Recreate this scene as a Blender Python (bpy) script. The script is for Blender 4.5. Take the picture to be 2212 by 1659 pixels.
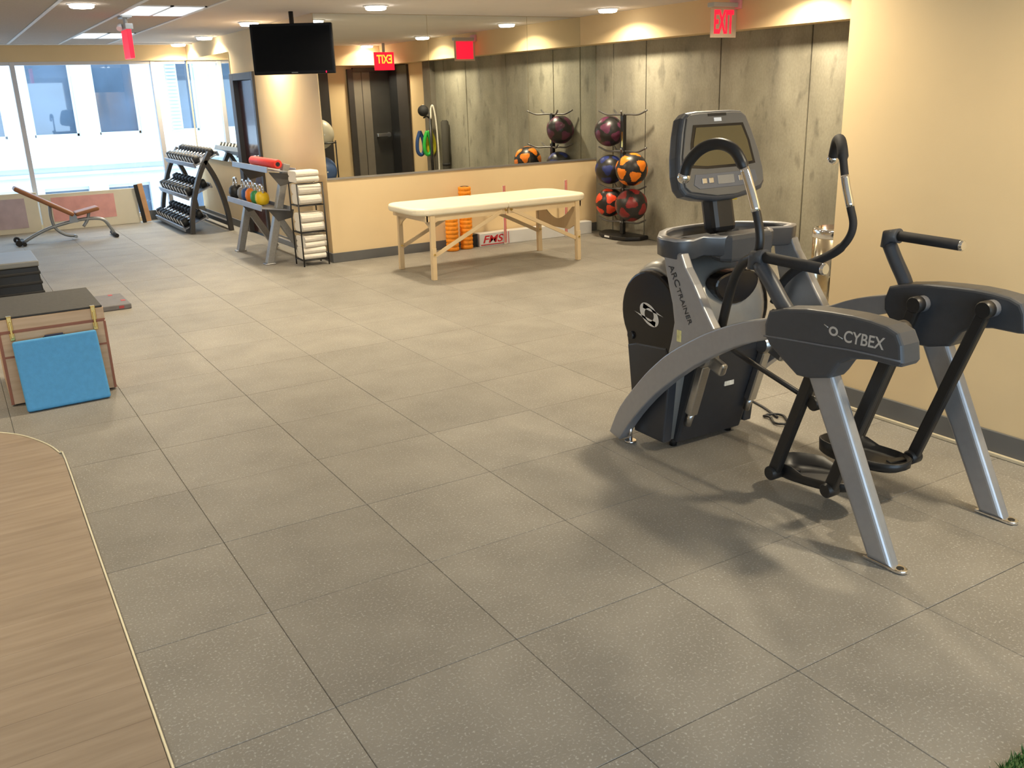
import bpy, bmesh, math, random
from mathutils import Vector, Matrix
random.seed(7)
for o in list(bpy.data.objects): bpy.data.objects.remove(o)
S = bpy.context.scene; C = S.collection
PI = math.pi

# ------------------------------------------------------------------ camera
CAM = Vector((-0.682, -2.179, 1.669))
pitch, yaw, roll, fpx = 0.3101, 0.5395, -0.0312, 1972.0
fw = Vector((math.sin(yaw)*math.cos(pitch), math.cos(yaw)*math.cos(pitch), -math.sin(pitch)))
rt = Vector((math.cos(yaw), -math.sin(yaw), 0)); up = rt.cross(fw)
rt2 = rt*math.cos(roll)+up*math.sin(roll); up2 = -rt*math.sin(roll)+up*math.cos(roll)
cd = bpy.data.cameras.new('camera'); cam = bpy.data.objects.new('camera', cd); C.objects.link(cam)
m = Matrix((rt2, up2, -fw)).transposed().to_4x4(); m.translation = CAM; cam.matrix_world = m
cd.sensor_width = 36; cd.lens = fpx*36/2212; cd.clip_start = .05; cd.clip_end = 300
S.camera = cam

# ------------------------------------------------------------------ world, exposure
w = bpy.data.worlds.new('sky'); S.world = w; w.use_nodes = True
bg = w.node_tree.nodes['Background']; bg.inputs[0].default_value = (.60, .80, 1, 1); bg.inputs[1].default_value = 5.0
S.view_settings.view_transform = 'Standard'; S.view_settings.look = 'None'
S.view_settings.gamma = 1; S.view_settings.use_curve_mapping = False
S.view_settings.exposure = 0.0
LAMP_W = 34.0; LAMP_COL = (1, .85, .60)

# ------------------------------------------------------------------ materials
MATS = {}
def mat(name, col, rough=.5, metal=0., var=.0, scale=8., stretch=(1,1,1), bump=0., bscale=None, spec=.5, emit=None, estr=0., col2=None, coat=0., rand=0.):
    if name in MATS: return MATS[name]
    M = bpy.data.materials.new(name); M.use_nodes = True; nt = M.node_tree; N = nt.nodes; L = nt.links
    b = N['Principled BSDF']
    b.inputs['Roughness'].default_value = rough; b.inputs['Metallic'].default_value = metal
    b.inputs['Specular IOR Level'].default_value = spec; b.inputs['Coat Weight'].default_value = coat
    tc = N.new('ShaderNodeTexCoord'); mp = N.new('ShaderNodeMapping'); mp.inputs['Scale'].default_value = stretch
    L.new(tc.outputs['Object'], mp.inputs[0])
    nz = N.new('ShaderNodeTexNoise'); nz.inputs['Scale'].default_value = scale; nz.inputs['Detail'].default_value = 4
    L.new(mp.outputs[0], nz.inputs['Vector'])
    c2 = col2 or tuple(min(1, c*(1+var)) for c in col)
    c1 = col if col2 else tuple(c*(1-var) for c in col)
    rp = N.new('ShaderNodeValToRGB'); rp.color_ramp.elements[0].position = .3; rp.color_ramp.elements[1].position = .7
    rp.color_ramp.elements[0].color = (*c1, 1); rp.color_ramp.elements[1].color = (*c2, 1)
    L.new(nz.outputs[0], rp.inputs[0])
    out = rp.outputs[0]
    if rand:
        oi = N.new('ShaderNodeObjectInfo'); mr = N.new('ShaderNodeMapRange')
        mr.inputs[3].default_value = 1-rand; mr.inputs[4].default_value = 1+rand; L.new(oi.outputs['Random'], mr.inputs[0])
        mx = N.new('ShaderNodeMix'); mx.data_type = 'RGBA'; mx.blend_type = 'MULTIPLY'; mx.inputs[0].default_value = 1
        L.new(out, mx.inputs[6]); L.new(mr.outputs[0], mx.inputs[7]); out = mx.outputs[2]
    L.new(out, b.inputs['Base Color'])
    if bump:
        n2 = N.new('ShaderNodeTexNoise'); n2.inputs['Scale'].default_value = bscale or scale*6; L.new(tc.outputs['Object'], n2.inputs['Vector'])
        bp = N.new('ShaderNodeBump'); bp.inputs['Strength'].default_value = bump; bp.inputs['Distance'].default_value = .01
        L.new(n2.outputs[0], bp.inputs['Height']); L.new(bp.outputs[0], b.inputs['Normal'])
    if emit:
        b.inputs['Emission Color'].default_value = (*emit, 1); b.inputs['Emission Strength'].default_value = estr
    MATS[name] = M
    return M

cream = mat('cream paint', (.70, .53, .305), .7, var=.02, scale=3, bump=.03, bscale=180, spec=.25)
ceil_m = mat('ceiling paint', (.66, .62, .60), .9, var=.02, scale=2, spec=.1)
acoustic = mat('acoustic tile', (.50, .45, .41), .95, var=.06, scale=60, spec=.05)
tbar_m = mat('ceiling grid metal', (.72, .72, .72), .5, var=.02)
base_m = mat('grey vinyl baseboard', (.115, .113, .108), .5, var=.08, scale=5)
black_m = mat('black plastic', (.012, .012, .013), .38, var=.1, scale=20)
blackmetal = mat('black powder coat', (.014, .013, .013), .42, var=.1, scale=30)
rubber = mat('black rubber', (.016, .015, .016), .75, var=.15, scale=25)
dkgrey = mat('charcoal plastic', (.052, .054, .060), .38, var=.05, scale=30, bump=.05, bscale=500)
midgrey = mat('grey plastic', (.13, .13, .14), .42, var=.04, scale=25)
silver = mat('silver paint', (.36, .36, .37), .34, metal=.55, var=.03, scale=40)
shell_m = mat('grey metallic shell', (.30, .29, .27), .32, metal=.3, var=.04, scale=30)
chrome = mat('chrome', (.82, .82, .83), .10, metal=1, var=.02)
steel = mat('brushed steel', (.55, .55, .55), .3, metal=1, var=.05, scale=30, stretch=(1,1,12))
whitep = mat('white plastic', (.8, .8, .8), .4, var=.02)
gold = mat('brass', (.75, .55, .20), .25, metal=1, var=.05)
doorframe_m = mat('dark bronze frame', (.035, .031, .030), .45, var=.06)
redlet = mat('red letters', (.75, .01, .02), .4, var=.03, emit=(1, .01, .04), estr=1.3)

def floor_mat():
    M = bpy.data.materials.new('rubber floor tile'); M.use_nodes = True; nt = M.node_tree; N = nt.nodes; L = nt.links
    b = N['Principled BSDF']; b.inputs['Roughness'].default_value = .55; b.inputs['Specular IOR Level'].default_value = .35
    g = N.new('ShaderNodeNewGeometry'); oi = N.new('ShaderNodeObjectInfo')
    n1 = N.new('ShaderNodeTexNoise'); n1.inputs['Scale'].default_value = 3.2; n1.inputs['Detail'].default_value = 5; L.new(g.outputs['Position'], n1.inputs['Vector'])
    r1 = N.new('ShaderNodeValToRGB'); r1.color_ramp.elements[0].position = .3; r1.color_ramp.elements[1].position = .72
    r1.color_ramp.elements[0].color = (.200, .183, .156, 1); r1.color_ramp.elements[1].color = (.262, .241, .206, 1); L.new(n1.outputs[0], r1.inputs[0])
    n2 = N.new('ShaderNodeTexNoise'); n2.inputs['Scale'].default_value = 120; n2.inputs['Detail'].default_value = 3; L.new(g.outputs['Position'], n2.inputs['Vector'])
    r2 = N.new('ShaderNodeValToRGB'); r2.color_ramp.elements[0].position = .56; r2.color_ramp.elements[1].position = .74
    r2.color_ramp.elements[0].color = (0, 0, 0, 1); r2.color_ramp.elements[1].color = (1, 1, 1, 1); L.new(n2.outputs[0], r2.inputs[0])
    mx = N.new('ShaderNodeMix'); mx.data_type = 'RGBA'; L.new(r2.outputs[0], mx.inputs[0]); L.new(r1.outputs[0], mx.inputs[6]); mx.inputs[7].default_value = (.42, .40, .36, 1)
    mr = N.new('ShaderNodeMapRange'); mr.inputs[3].default_value = .94; mr.inputs[4].default_value = 1.06; L.new(oi.outputs['Random'], mr.inputs[0])
    m2 = N.new('ShaderNodeMix'); m2.data_type = 'RGBA'; m2.blend_type = 'MULTIPLY'; m2.inputs[0].default_value = 1
    L.new(mx.outputs[2], m2.inputs[6]); L.new(mr.outputs[0], m2.inputs[7]); L.new(m2.outputs[2], b.inputs['Base Color'])
    bp = N.new('ShaderNodeBump'); bp.inputs['Strength'].default_value = .25; bp.inputs['Distance'].default_value = .004
    L.new(n2.outputs[0], bp.inputs['Height']); L.new(bp.outputs[0], b.inputs['Normal'])
    return M
floor_m = floor_mat()

def concrete_mat():
    M = bpy.data.materials.new('board formed concrete'); M.use_nodes = True; nt = M.node_tree; N = nt.nodes; L = nt.links
    b = N['Principled BSDF']; b.inputs['Roughness'].default_value = .75; b.inputs['Specular IOR Level'].default_value = .25
    g = N.new('ShaderNodeNewGeometry')
    def noise(sc, st, det=5):
        mp = N.new('ShaderNodeMapping'); mp.inputs['Scale'].default_value = st; L.new(g.outputs['Position'], mp.inputs[0])
        n = N.new('ShaderNodeTexNoise'); n.inputs['Scale'].default_value = sc; n.inputs['Detail'].default_value = det; L.new(mp.outputs[0], n.inputs['Vector']); return n
    def ramp(n, p0, c0, p1, c1):
        r = N.new('ShaderNodeValToRGB'); r.color_ramp.elements[0].position = p0; r.color_ramp.elements[1].position = p1
        r.color_ramp.elements[0].color = (*c0, 1); r.color_ramp.elements[1].color = (*c1, 1); L.new(n.outputs[0], r.inputs[0]); return r
    base = ramp(noise(1.9, (1, 1, .8)), .3, (.225, .208, .160), .70, (.385, .362, .285))
    streak = ramp(noise(3.0, (1, 1, .16)), .34, (.80, .80, .82), .52, (1, 1, 1))
    spots = ramp(noise(8, (1, 1, .45), 3), .60, (1, 1, 1), .80, (.55, .55, .56))
    fine = ramp(noise(60, (1, 1, .6), 4), .3, (.90, .90, .90), .7, (1.06, 1.06, 1.06))
    out = base.outputs[0]
    for r in (streak, spots, fine):
        mx = N.new('ShaderNodeMix'); mx.data_type = 'RGBA'; mx.blend_type = 'MULTIPLY'; mx.inputs[0].default_value = 1
        L.new(out, mx.inputs[6]); L.new(r.outputs[0], mx.inputs[7]); out = mx.outputs[2]
    L.new(out, b.inputs['Base Color'])
    bp = N.new('ShaderNodeBump'); bp.inputs['Strength'].default_value = .25; bp.inputs['Distance'].default_value = .01
    L.new(fine.outputs[0], bp.inputs['Height']); L.new(bp.outputs[0], b.inputs['Normal'])
    return M
concrete_m = concrete_mat()
groove_m = mat('dark concrete joint', (.05, .046, .038), .9, var=.2, scale=30)

def mirror_mat():
    M = bpy.data.materials.new('mirror glass'); M.use_nodes = True; b = M.node_tree.nodes['Principled BSDF']
    b.inputs['Base Color'].default_value = (.80, .83, .80, 1); b.inputs['Metallic'].default_value = 1; b.inputs['Roughness'].default_value = .005
    return M
mirror_m = mirror_mat()
def glass_mat(name, tint=(.96, .98, 1), gl=.06):
    M = bpy.data.materials.new(name); M.use_nodes = True; nt = M.node_tree; N = nt.nodes; L = nt.links; N.clear()
    o = N.new('ShaderNodeOutputMaterial'); t = N.new('ShaderNodeBsdfTransparent'); t.inputs[0].default_value = (*tint, 1)
    g = N.new('ShaderNodeBsdfGlossy'); g.inputs['Roughness'].default_value = .02; x = N.new('ShaderNodeMixShader'); x.inputs[0].default_value = gl
    L.new(t.outputs[0], x.inputs[1]); L.new(g.outputs[0], x.inputs[2]); L.new(x.outputs[0], o.inputs[0]); return M
pane_m = glass_mat('window glass'); acrylic_m = glass_mat('clear acrylic', (.93, .86, .80), .10)

# ------------------------------------------------------------------ mesh helpers
def newbm(): return bmesh.new()
def bx(bm, x0, x1, y0, y1, z0, z1, bev=0, seg=2):
    r = bmesh.ops.create_cube(bm, size=1)
    M = Matrix.Translation(((x0+x1)/2, (y0+y1)/2, (z0+z1)/2)) @ Matrix.Diagonal((x1-x0, y1-y0, z1-z0, 1))
    bmesh.ops.transform(bm, matrix=M, verts=r['verts'])
    if bev:
        es = list({e for v in r['verts'] for e in v.link_edges})
        bmesh.ops.bevel(bm, geom=es, offset=bev, segments=seg, affect='EDGES', profile=.5)
    return bm
def frame_of(d):
    d = d.normalized(); a = Vector((0,0,1)) if abs(d.z) < .9 else Vector((1,0,0))
    u = d.cross(a).normalized(); return u, d.cross(u).normalized()
def tube(bm, pts, r, n=12, cap=True, rs=None):
    pts = [Vector(p) for p in pts]; rings = []
    d0 = (pts[1]-pts[0]).normalized(); u, v = frame_of(d0)
    for i, p in enumerate(pts):
        d = (pts[min(i+1, len(pts)-1)]-pts[max(i-1, 0)]).normalized()
        u = (u-d*u.dot(d)).normalized(); v = d.cross(u)
        rr = rs[i] if rs else r
        rings.append([bm.verts.new(p+(u*math.cos(2*PI*k/n)+v*math.sin(2*PI*k/n))*rr) for k in range(n)])
    for a, b in zip(rings, rings[1:]):
        for k in range(n): bm.faces.new((a[k], a[(k+1)%n], b[(k+1)%n], b[k])).smooth = True
    if cap:
        bm.faces.new(rings[0][::-1]); bm.faces.new(rings[-1])
    return bm
def cyl(bm, p0, p1, r, n=20, bev=0):
    p0, p1 = Vector(p0), Vector(p1)
    if bev:
        d = (p1-p0).normalized()
        return tube(bm, [p0, p0+d*1e-4, p0+d*bev, p1-d*bev, p1-d*1e-4, p1], r, n, True, [r-bev, r-bev, r, r, r-bev, r-bev])
    return tube(bm, [p0, p1], r, n)
def smooth_path(pts, k=6):
    P = [Vector(p) for p in pts]; P = [P[0]*2-P[1]]+P+[P[-1]*2-P[-2]]; out = []
    for i in range(1, len(P)-2):
        for j in range(k):
            t = j/k; a, b, c, d = P[i-1:i+3]
            out.append(.5*((2*b)+(c-a)*t+(2*a-5*b+4*c-d)*t*t+(3*b-a-3*c+d)*t**3))
    out.append(P[-2]); return out
def prism(bm, prof, a0, a1, axis='x', bev=0, seg=2):
    """closed outline prof extruded between a0 and a1 along axis; prof is (y,z), (x,z) or (x,y)"""
    def P(p, a):
        return {'x': (a, p[0], p[1]), 'y': (p[0], a, p[1]), 'z': (p[0], p[1], a)}[axis]
    A = [bm.verts.new(P(p, a0)) for p in prof]; B = [bm.verts.new(P(p, a1)) for p in prof]; n = len(prof)
    fs = [bm.faces.new(A), bm.faces.new(B[::-1])]
    for k in range(n): fs.append(bm.faces.new((A[k], B[k], B[(k+1)%n], A[(k+1)%n])))
    bmesh.ops.recalc_face_normals(bm, faces=fs)
    if bev:
        es = list({e for f in fs[:2] for e in f.edges})
        bmesh.ops.bevel(bm, geom=es, offset=bev, segments=seg, affect='EDGES', profile=.5)
    return bm
def lathe(bm, prof, c=(0,0,0), n=24, axis='z'):
    c = Vector(c); rings = []
    for r, h in prof:
        ring = []
        for k in range(n):
            a = 2*PI*k/n; p = {'z': (r*math.cos(a), r*math.sin(a), h), 'x': (h, r*math.cos(a), r*math.sin(a)), 'y': (r*math.sin(a), h, r*math.cos(a))}[axis]
            ring.append(bm.verts.new(c+Vector(p)))
        rings.append(ring)
    for a, b in zip(rings, rings[1:]):
        for k in range(n): bm.faces.new((a[k], a[(k+1)%n], b[(k+1)%n], b[k])).smooth = True
    bm.faces.new(rings[0][::-1]); bm.faces.new(rings[-1])
    bmesh.ops.recalc_face_normals(bm, faces=bm.faces)
    return bm
def ball(bm, c, r, n=20, sc=(1,1,1)):
    res = bmesh.ops.create_uvsphere(bm, u_segments=n, v_segments=n//2+2, radius=r)
    bmesh.ops.transform(bm, matrix=Matrix.Translation(c) @ Matrix.Diagonal((*sc, 1)), verts=res['verts'])
    for v in res['verts']:
        for f in v.link_faces: f.smooth = True
    return bm
def beam(bm, p0, p1, w, h, bev=0.004):
    """rectangular bar from p0 to p1, w across (horizontal side), h the other way"""
    p0, p1 = Vector(p0), Vector(p1); d = (p1-p0); L = d.length; d.normalize()
    a = Vector((1,0,0)) if abs(d.x) < .9 else Vector((0,1,0))
    v = d.cross(a).normalized(); u = v.cross(d).normalized()
    t = bmesh.new(); bx(t, -w/2, w/2, -h/2, h/2, 0, L, bev)
    M = Matrix((u, v, d)).transposed().to_4x4(); M.translation = p0
    bmesh.ops.transform(t, matrix=M, verts=t.verts)
    me = bpy.data.meshes.new('tmp'); t.to_mesh(me); t.free(); bm.from_mesh(me); bpy.data.meshes.remove(me)
    return bm
def offs(o):
    v = Vector((0,0,0))
    while o is not None: v += Vector(o.location); o = o.parent
    return v
def obj(name, bm, m, parent=None, origin=None, smooth=False, local=False):
    """links bm as one mesh object; bm is in world coordinates unless local"""
    if smooth:
        for f in bm.faces: f.smooth = True
    off = Vector(origin) if origin else Vector((0,0,0))
    if not local:
        tot = off if parent is None else offs(parent)
        bmesh.ops.translate(bm, verts=bm.verts, vec=-tot)
    me = bpy.data.meshes.new(name); bm.to_mesh(me); bm.free()
    for mm in (m if isinstance(m, (list, tuple)) else [m]): me.materials.append(mm)
    o = bpy.data.objects.new(name, me); C.objects.link(o)
    if parent is not None: o.parent = parent
    else: o.location = off
    return o
def tag(o, label, cat, group=None, kind=None):
    o['label'] = label; o['category'] = cat
    if group: o['group'] = group
    if kind: o['kind'] = kind
    return o
def thing(name, label, cat, loc=(0,0,0), group=None):
    o = bpy.data.objects.new(name, None); C.objects.link(o); o.location = loc; o.empty_display_size = .1
    return tag(o, label, cat, group)
def struct(name, bm, m, label=None, parent=None, origin=None):
    o = obj(name, bm, m, parent, origin); o['kind'] = 'structure'
    if label: o['label'] = label; o['category'] = name.split('_')[0]
    return o
def dup(root, loc, label, group=None, rz=None):
    r = root.copy(); C.objects.link(r); r.location = loc; r['label'] = label
    if rz is not None: r.rotation_euler.z = rz
    if group: r['group'] = group
    for ch in list(root.children):
        c = ch.copy(); C.objects.link(c); c.parent = r
        for g in ch.children:
            d = g.copy(); C.objects.link(d); d.parent = c
    return r
def text_bm(s, size, o, ux, uy, depth=.002, squash=1., shear=0., bold=0.):
    """lettering as geometry: baseline start o, reading direction ux, up direction uy"""
    cu = bpy.data.curves.new('txt', 'FONT'); cu.body = s; cu.size = size; cu.extrude = depth/2; cu.shear = shear; cu.offset = bold
    ob = bpy.data.objects.new('txt', cu); C.objects.link(ob); dg = bpy.context.evaluated_depsgraph_get()
    me = bpy.data.meshes.new_from_object(ob.evaluated_get(dg)); bpy.data.objects.remove(ob); bpy.data.curves.remove(cu)
    bm = bmesh.new(); bm.from_mesh(me); bpy.data.meshes.remove(me)
    ux, uy = Vector(ux).normalized(), Vector(uy).normalized(); M = Matrix((ux*squash, uy, ux.cross(uy))).transposed().to_4x4(); M.translation = Vector(o)
    bmesh.ops.transform(bm, matrix=M, verts=bm.verts)
    return bm
def text_fit(s, o, ux, uy, width, height, depth=.002, shear=0., bold=0.):
    bm = text_bm(s, 1, (0,0,0), (1,0,0), (0,1,0), .001, 1, shear, bold)
    xs = [v.co.x for v in bm.verts]; ys = [v.co.y for v in bm.verts]
    ux, uy = Vector(ux).normalized(), Vector(uy).normalized(); n = ux.cross(uy)
    for v in bm.verts:
        x = (v.co.x-min(xs))/(max(xs)-min(xs))*width; y = (v.co.y-min(ys))/(max(ys)-min(ys))*height; z = v.co.z/.001*depth
        v.co = Vector(o)+ux*x+uy*y+n*z
    return bm

# ------------------------------------------------------------------ room shell
ZC = 2.455; YM = 7.0; XL = 2.67; XR = 6.10; YW = 12.4; XC = 3.235; YR = 1.04; XW = -5.0; YB = -4.6
fl = struct('floor', bx(newbm(), XW, XR+.3, YB, YW+.1, -.2, -.018), groove_m, 'grey speckled rubber tile floor of the gym')
T = .61
tmesh = None
for i in range(-2, 10):
    for j in range(-2, 21):
        x, y = i*T, j*T
        if y > YW-.05: continue
        if x > XC-.05 and y+T < YR+.1: continue
        x1, y1 = x+T, min(y+T, YW)
        if y >= YM-.1 and x1 > XL: 
            if x > XL-.1: continue
            x1 = XL
        if y < YM < y1 and x >= XL-.1: y1 = YM
        if x < XC < x1 and y < YR-.3: x1 = XC
        full = abs(x1-x-T) < 1e-6 and abs(y1-y-T) < 1e-6
        if full and tmesh:
            o = bpy.data.objects.new('floor_tile', tmesh); C.objects.link(o); o.parent = fl
        else:
            g = .0008
            o = obj('floor_tile', bx(newbm(), g, x1-x-g, g, y1-y-g, -.0185, 0, .0016, 1), floor_m, fl, local=True)
            if full: tmesh = o.data
        o.location = (x, y, random.uniform(-.0008, 0))
# tiles of the unseen remainder of the room
o = obj('floor_slab', bx(newbm(), XW, -2*T-.002, YB, YW, -.0185, 0), floor_m, fl)
o = obj('floor_slab', bx(newbm(), -2*T, XC, YB, -2*T-.002, -.0185, 0), floor_m, fl)

# wooden floor zone at lower left with curved corner
planks_m = mat('oak laminate', (.27, .203, .142), .5, var=.0, col2=(.345, .268, .193), scale=5, stretch=(.6, 6, 1), rand=.07, spec=.3)
edge = [(-.455, -4.)]
yb, xe = 2.45, -.455
arc = [(-.425, 2.575), (-.44, 2.68), (-.47, 2.82), (-.53, 2.98), (-.60, 3.11), (-.70, 3.22), (-.84, 3.31), (-1.05, 3.38), (-1.4, 3.43), (-2.2, 3.44), (-4., 3.44)]
def wood_edge(y):      # x of the edge for a given y
    if y <= 2.575: return -.453+.028*y/2.575
    for a, b in zip(arc, arc[1:]):
        if a[1] <= y <= b[1]: return a[0]+(b[0]-a[0])*(y-a[1])/max(1e-6, b[1]-a[1])
    return None
wf = struct('floor_wood', bx(newbm(), -3.9, -1.6, -3.8, 3.2, .0002, .0012), planks_m, 'wood laminate floor strip at lower left with curved corner')
y = -2.1; n = 0
while y < 3.43:
    y1 = min(y+.195, 3.436); pts = []
    ys = [y+.0004+(y1-y-.0008)*k/6 for k in range(7)]
    for yy in ys: pts.append((wood_edge(yy)-.006, yy))
    pts += [(-3.9, ys[-1]), (-3.9, ys[0])]
    bm = prism(newbm(), pts, .0012, .006, 'z'); o = obj('plank', bm, planks_m, wf); o.name = 'plank'
    y = y1; n += 1
pts = [Vector((p[0], p[1], .005)) for p in [(wood_edge(yy), yy) for yy in (-2.1, 0, 1.3)]+arc[:-1]]
tr = struct('trim_1', tube(newbm(), smooth_path(pts, 4), .0042, 8), mat('pale metal trim', (.78, .72, .52), .35, metal=.3, var=.03), 'thin pale metal strip edging the wood floor')

# ceiling
ce = struct('ceiling', bx(newbm(), XW, XR+.4, YB, YW+.1, ZC, ZC+.15), ceil_m, 'flat grey-beige ceiling with recessed lights')
# acoustic grid zone on the left
for k in range(-6, 3):
    x = 1.56-.61*(2-k) if k < 3 else 1.56
    if x < XW: continue
    obj('ceiling_grid_bar', bx(newbm(), x-.016, x+.016, 2.2, 12.0, ZC-.012, ZC+.002), tbar_m, ce)
for x0 in [1.56-.61*k for k in range(1, 9)]:
    for (y0, y1) in ((2.2, 4.3), (4.3, 6.45), (7.5, 9.8), (10.85, 12.0)) if abs(x0-.95) < .05 else ((2.2, 4.3), (4.3, 6.45), (6.45, 9.8), (9.8, 12.0)):
        obj('ceiling_tile', bx(newbm(), x0+.018, x0+.592, y0+.004, y1-.004, ZC-.006, ZC+.002), acoustic, ce)
obj('ceiling_grid_bar', bx(newbm(), -5, XL, 11.98, 12.03, ZC-.014, ZC+.002), tbar_m, ce)

# back (mirror) wall
wb = struct('wall_back', bx(newbm(), XL, XR+.3, YM, YM+.2, 0, ZC), cream, 'cream painted wall below the long wall mirror')
struct('baseboard_back', bx(newbm(), XL-.008, XR, YM-.012, YM, 0, .10, .003), base_m, 'grey baseboard along the mirror wall')
mz0, mz1 = .872, ZC-.004
seams = [XL+.005, 3.91, 5.145, XR-.003]
mi = thing('wall_mirror', 'long frameless wall mirror in panels behind the massage table', 'mirror', (4.4, YM, mz0))
for a, b in zip(seams, seams[1:]):
    obj('mirror_panel', bx(newbm(), a+.0015, b-.0015, YM-.008, YM-.0005, mz0, mz1), mirror_m, mi)
obj('bottom_channel', bx(newbm(), seams[0], seams[-1], YM-.012, YM-.0005, mz0-.018, mz0+.002), mat('aluminium channel', (.35, .34, .33), .35, metal=.7), mi)

# side wall X=XL from Y=7 to the windows: cream part, door, far mirror
wl = newbm()
bx(wl, XL, XL+.2, YM+.2, 9.13, 0, ZC); bx(wl, XL, XL+.2, 9.13, 10.13, 1.985, ZC); bx(wl, XL, XL+.2, 10.13, YW+.1, 0, ZC)
struct('wall_side', wl, cream, 'cream wall return behind the television and dumbbells')
struct('baseboard_side', bx(newbm(), XL-.012, XL, YM+.0, 9.12, 0, .10, .003), base_m, 'grey baseboard below the cream wall return')
struct('baseboard_far', bx(newbm(), XL-.012, XL, 10.14, YW, 0, .10, .003), base_m, 'grey baseboard behind the dumbbell rack')
d1 = thing('door_1', 'dark red-brown wooden door in bronze frame left of the television', 'door', (XL, 9.6, 0)); d1['kind'] = 'structure'
f = newbm(); bx(f, XL-.03, XL+.12, 9.13, 9.20, 0, 1.985, .004); bx(f, XL-.03, XL+.12, 9.98, 10.13, 0, 1.985, .004); bx(f, XL-.03, XL+.12, 9.20, 9.98, 1.90, 1.985, .004)
obj('door_frame', f, doorframe_m, d1)
lf = obj('door_leaf', bx(newbm(), XL+.03, XL+.07, 9.205, 9.975, .01, 1.895, .003), mat('dark cherry wood', (.055, .014, .012), .18, var=.35, scale=3, stretch=(1, 6, .6), coat=.3), d1)
h = newbm(); cyl(h, (XL+.03, 9.29, 1.0), (XL-.03, 9.29, 1.0), .012); cyl(h, (XL-.03, 9.29, 1.0), (XL-.03, 9.40, 1.0), .01); obj('handle', h, steel, lf)
mi2 = thing('wall_mirror', 'far wall mirror beside the windows above the dumbbell rack', 'mirror', (XL, 11.2, mz0))
for a, b in ((10.14, 11.25), (11.25, 12.36)):
    obj('mirror_panel', bx(newbm(), XL-.008, XL-.0005, a+.0015, b-.0015, mz0, mz1-.2), mirror_m, mi2)

# window wall
ww = newbm(); bx(ww, XW, XL, YW, YW+.2, 2.245, ZC+.6); bx(ww, XW, XL, YW, YW+.2, -.2, .06)
struct('wall_window', ww, cream, 'cream wall strip above and below the big windows')
struct('baseboard_window', bx(newbm(), 1.75, XL-.012, YW-.014, YW, 0, .14, .003), mat('dark grey kerb', (.09, .09, .09), .5), 'dark kerb under the window beside the dumbbell rack')
mull = [-5.05, -3.24, -1.43, .375, 2.185]
mframe = mat('pale aluminium mullion', (.55, .52, .52), .4, metal=.2, var=.02)
xs = mull+[XL]
for n, (a, b) in enumerate(zip(xs, xs[1:])):
    wn = thing('window_%d' % (n+1), ['', '', 'window', 'window', 'window'][n] or 'window', 'window', ((a+b)/2, YW+.08, .06)); wn['kind'] = 'structure'
    wn['label'] = ['leftmost window bay outside the view', 'second window bay from far left', 'window bay at the left picture edge', 'wide window bay behind the tan bench', 'narrow window bay behind the dumbbell rack'][n]
    fr = newbm(); bx(fr, a-.03, a+.03, YW+.03, YW+.13, .06, 2.245, .003)
    obj('mullion', fr, mframe, wn)
    fr = newbm(); bx(fr, a+.03, b-.03, YW+.04, YW+.12, 2.20, 2.245); bx(fr, a+.03, b-.03, YW+.04, YW+.12, .06, .11)
    obj('window_frame', fr, mframe, wn)
    obj('pane', bx(newbm(), a+.03, b-.03, YW+.075, YW+.083, .11, 2.20), pane_m, wn)

# concrete wall and soffit
wr = struct('wall_right', bx(newbm(), XR+.035, XR+.3, YR, YM, 0, ZC), groove_m, 'grey board-formed concrete wall with vertical seams')
ye = [2.55, 3.10, 3.79, 4.93, 6.08, 6.665, 7.0]
for a, b in zip(ye, ye[1:]):
    obj('concrete_panel', bx(newbm(), XR, XR+.04, a+.007, b-.007 if b < 7 else b, 0, ZC, .004, 1), concrete_m, wr)
so = newbm(); bx(so, 5.87, XR+.3, YR+.2, YM-.009, 2.152, ZC); bx(so, XC+.05, XR+.3, YR-.1, YR+.22, 2.152, ZC)
struct('trim_2', so, cream, 'cream soffit running above the concrete wall')
struct('wall_corner', bx(newbm(), XR, XR+.3, YR+.7, 2.55, 0, 2.152), cream, 'short cream wall next to the end of the concrete')
struct('trim_3', bx(newbm(), XR-.09, XR, 2.55, 2.80, 0, 2.152, .004), mat('grey column', (.16, .14, .11), .8, var=.1), 'grey pilaster ending the concrete wall')
# near cream wall at right and its return with the exit door
struct('wall_near', bx(newbm(), XC, XC+.2, YB, YR, 0, ZC), cream, 'cream wall behind the arc trainer')
struct('baseboard_near', bx(newbm(), XC-.014, XC, YB, YR+.012, 0, .115, .004), base_m, 'grey baseboard along the cream wall by the trainer')
struct('trim_4', bx(newbm(), XC-.030, XC-.014, YB, YR, 0, .018, .004), mat('pale caulk', (.50, .43, .30), .6), 'pale shoe strip at the foot of the baseboard')
struct('wall_return', bx(newbm(), XC+.2, XR+.3, YR-.2, YR, 0, ZC), cream, 'cream return wall with the exit door')
struct('wall_left', bx(newbm(), XW-.2, XW, YB, YW+.1, 0, ZC), cream, 'cream wall left of the camera')
rw = newbm(); bx(rw, XW, XC, YB-.2, YB, 2.32, ZC); bx(rw, XW, XC, YB-.2, YB, 0, .12); bx(rw, XW, -4.0, YB-.2, YB, .12, 2.32); bx(rw, 2.9, XC, YB-.2, YB, .12, 2.32)
struct('wall_rear', rw, cream, 'cream wall behind the camera with its own windows')
d2 = thing('door_2', 'dark exit door with push bar seen in the mirror', 'door', (5.75, YR, 0)); d2['kind'] = 'structure'
f = newbm(); bx(f, 5.34, 5.44, YR, YR+.06, 0, 2.10, .004); bx(f, 5.44, XR, YR, YR+.06, 2.05, 2.12, .004); obj('door_frame', f, doorframe_m, d2)
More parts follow.
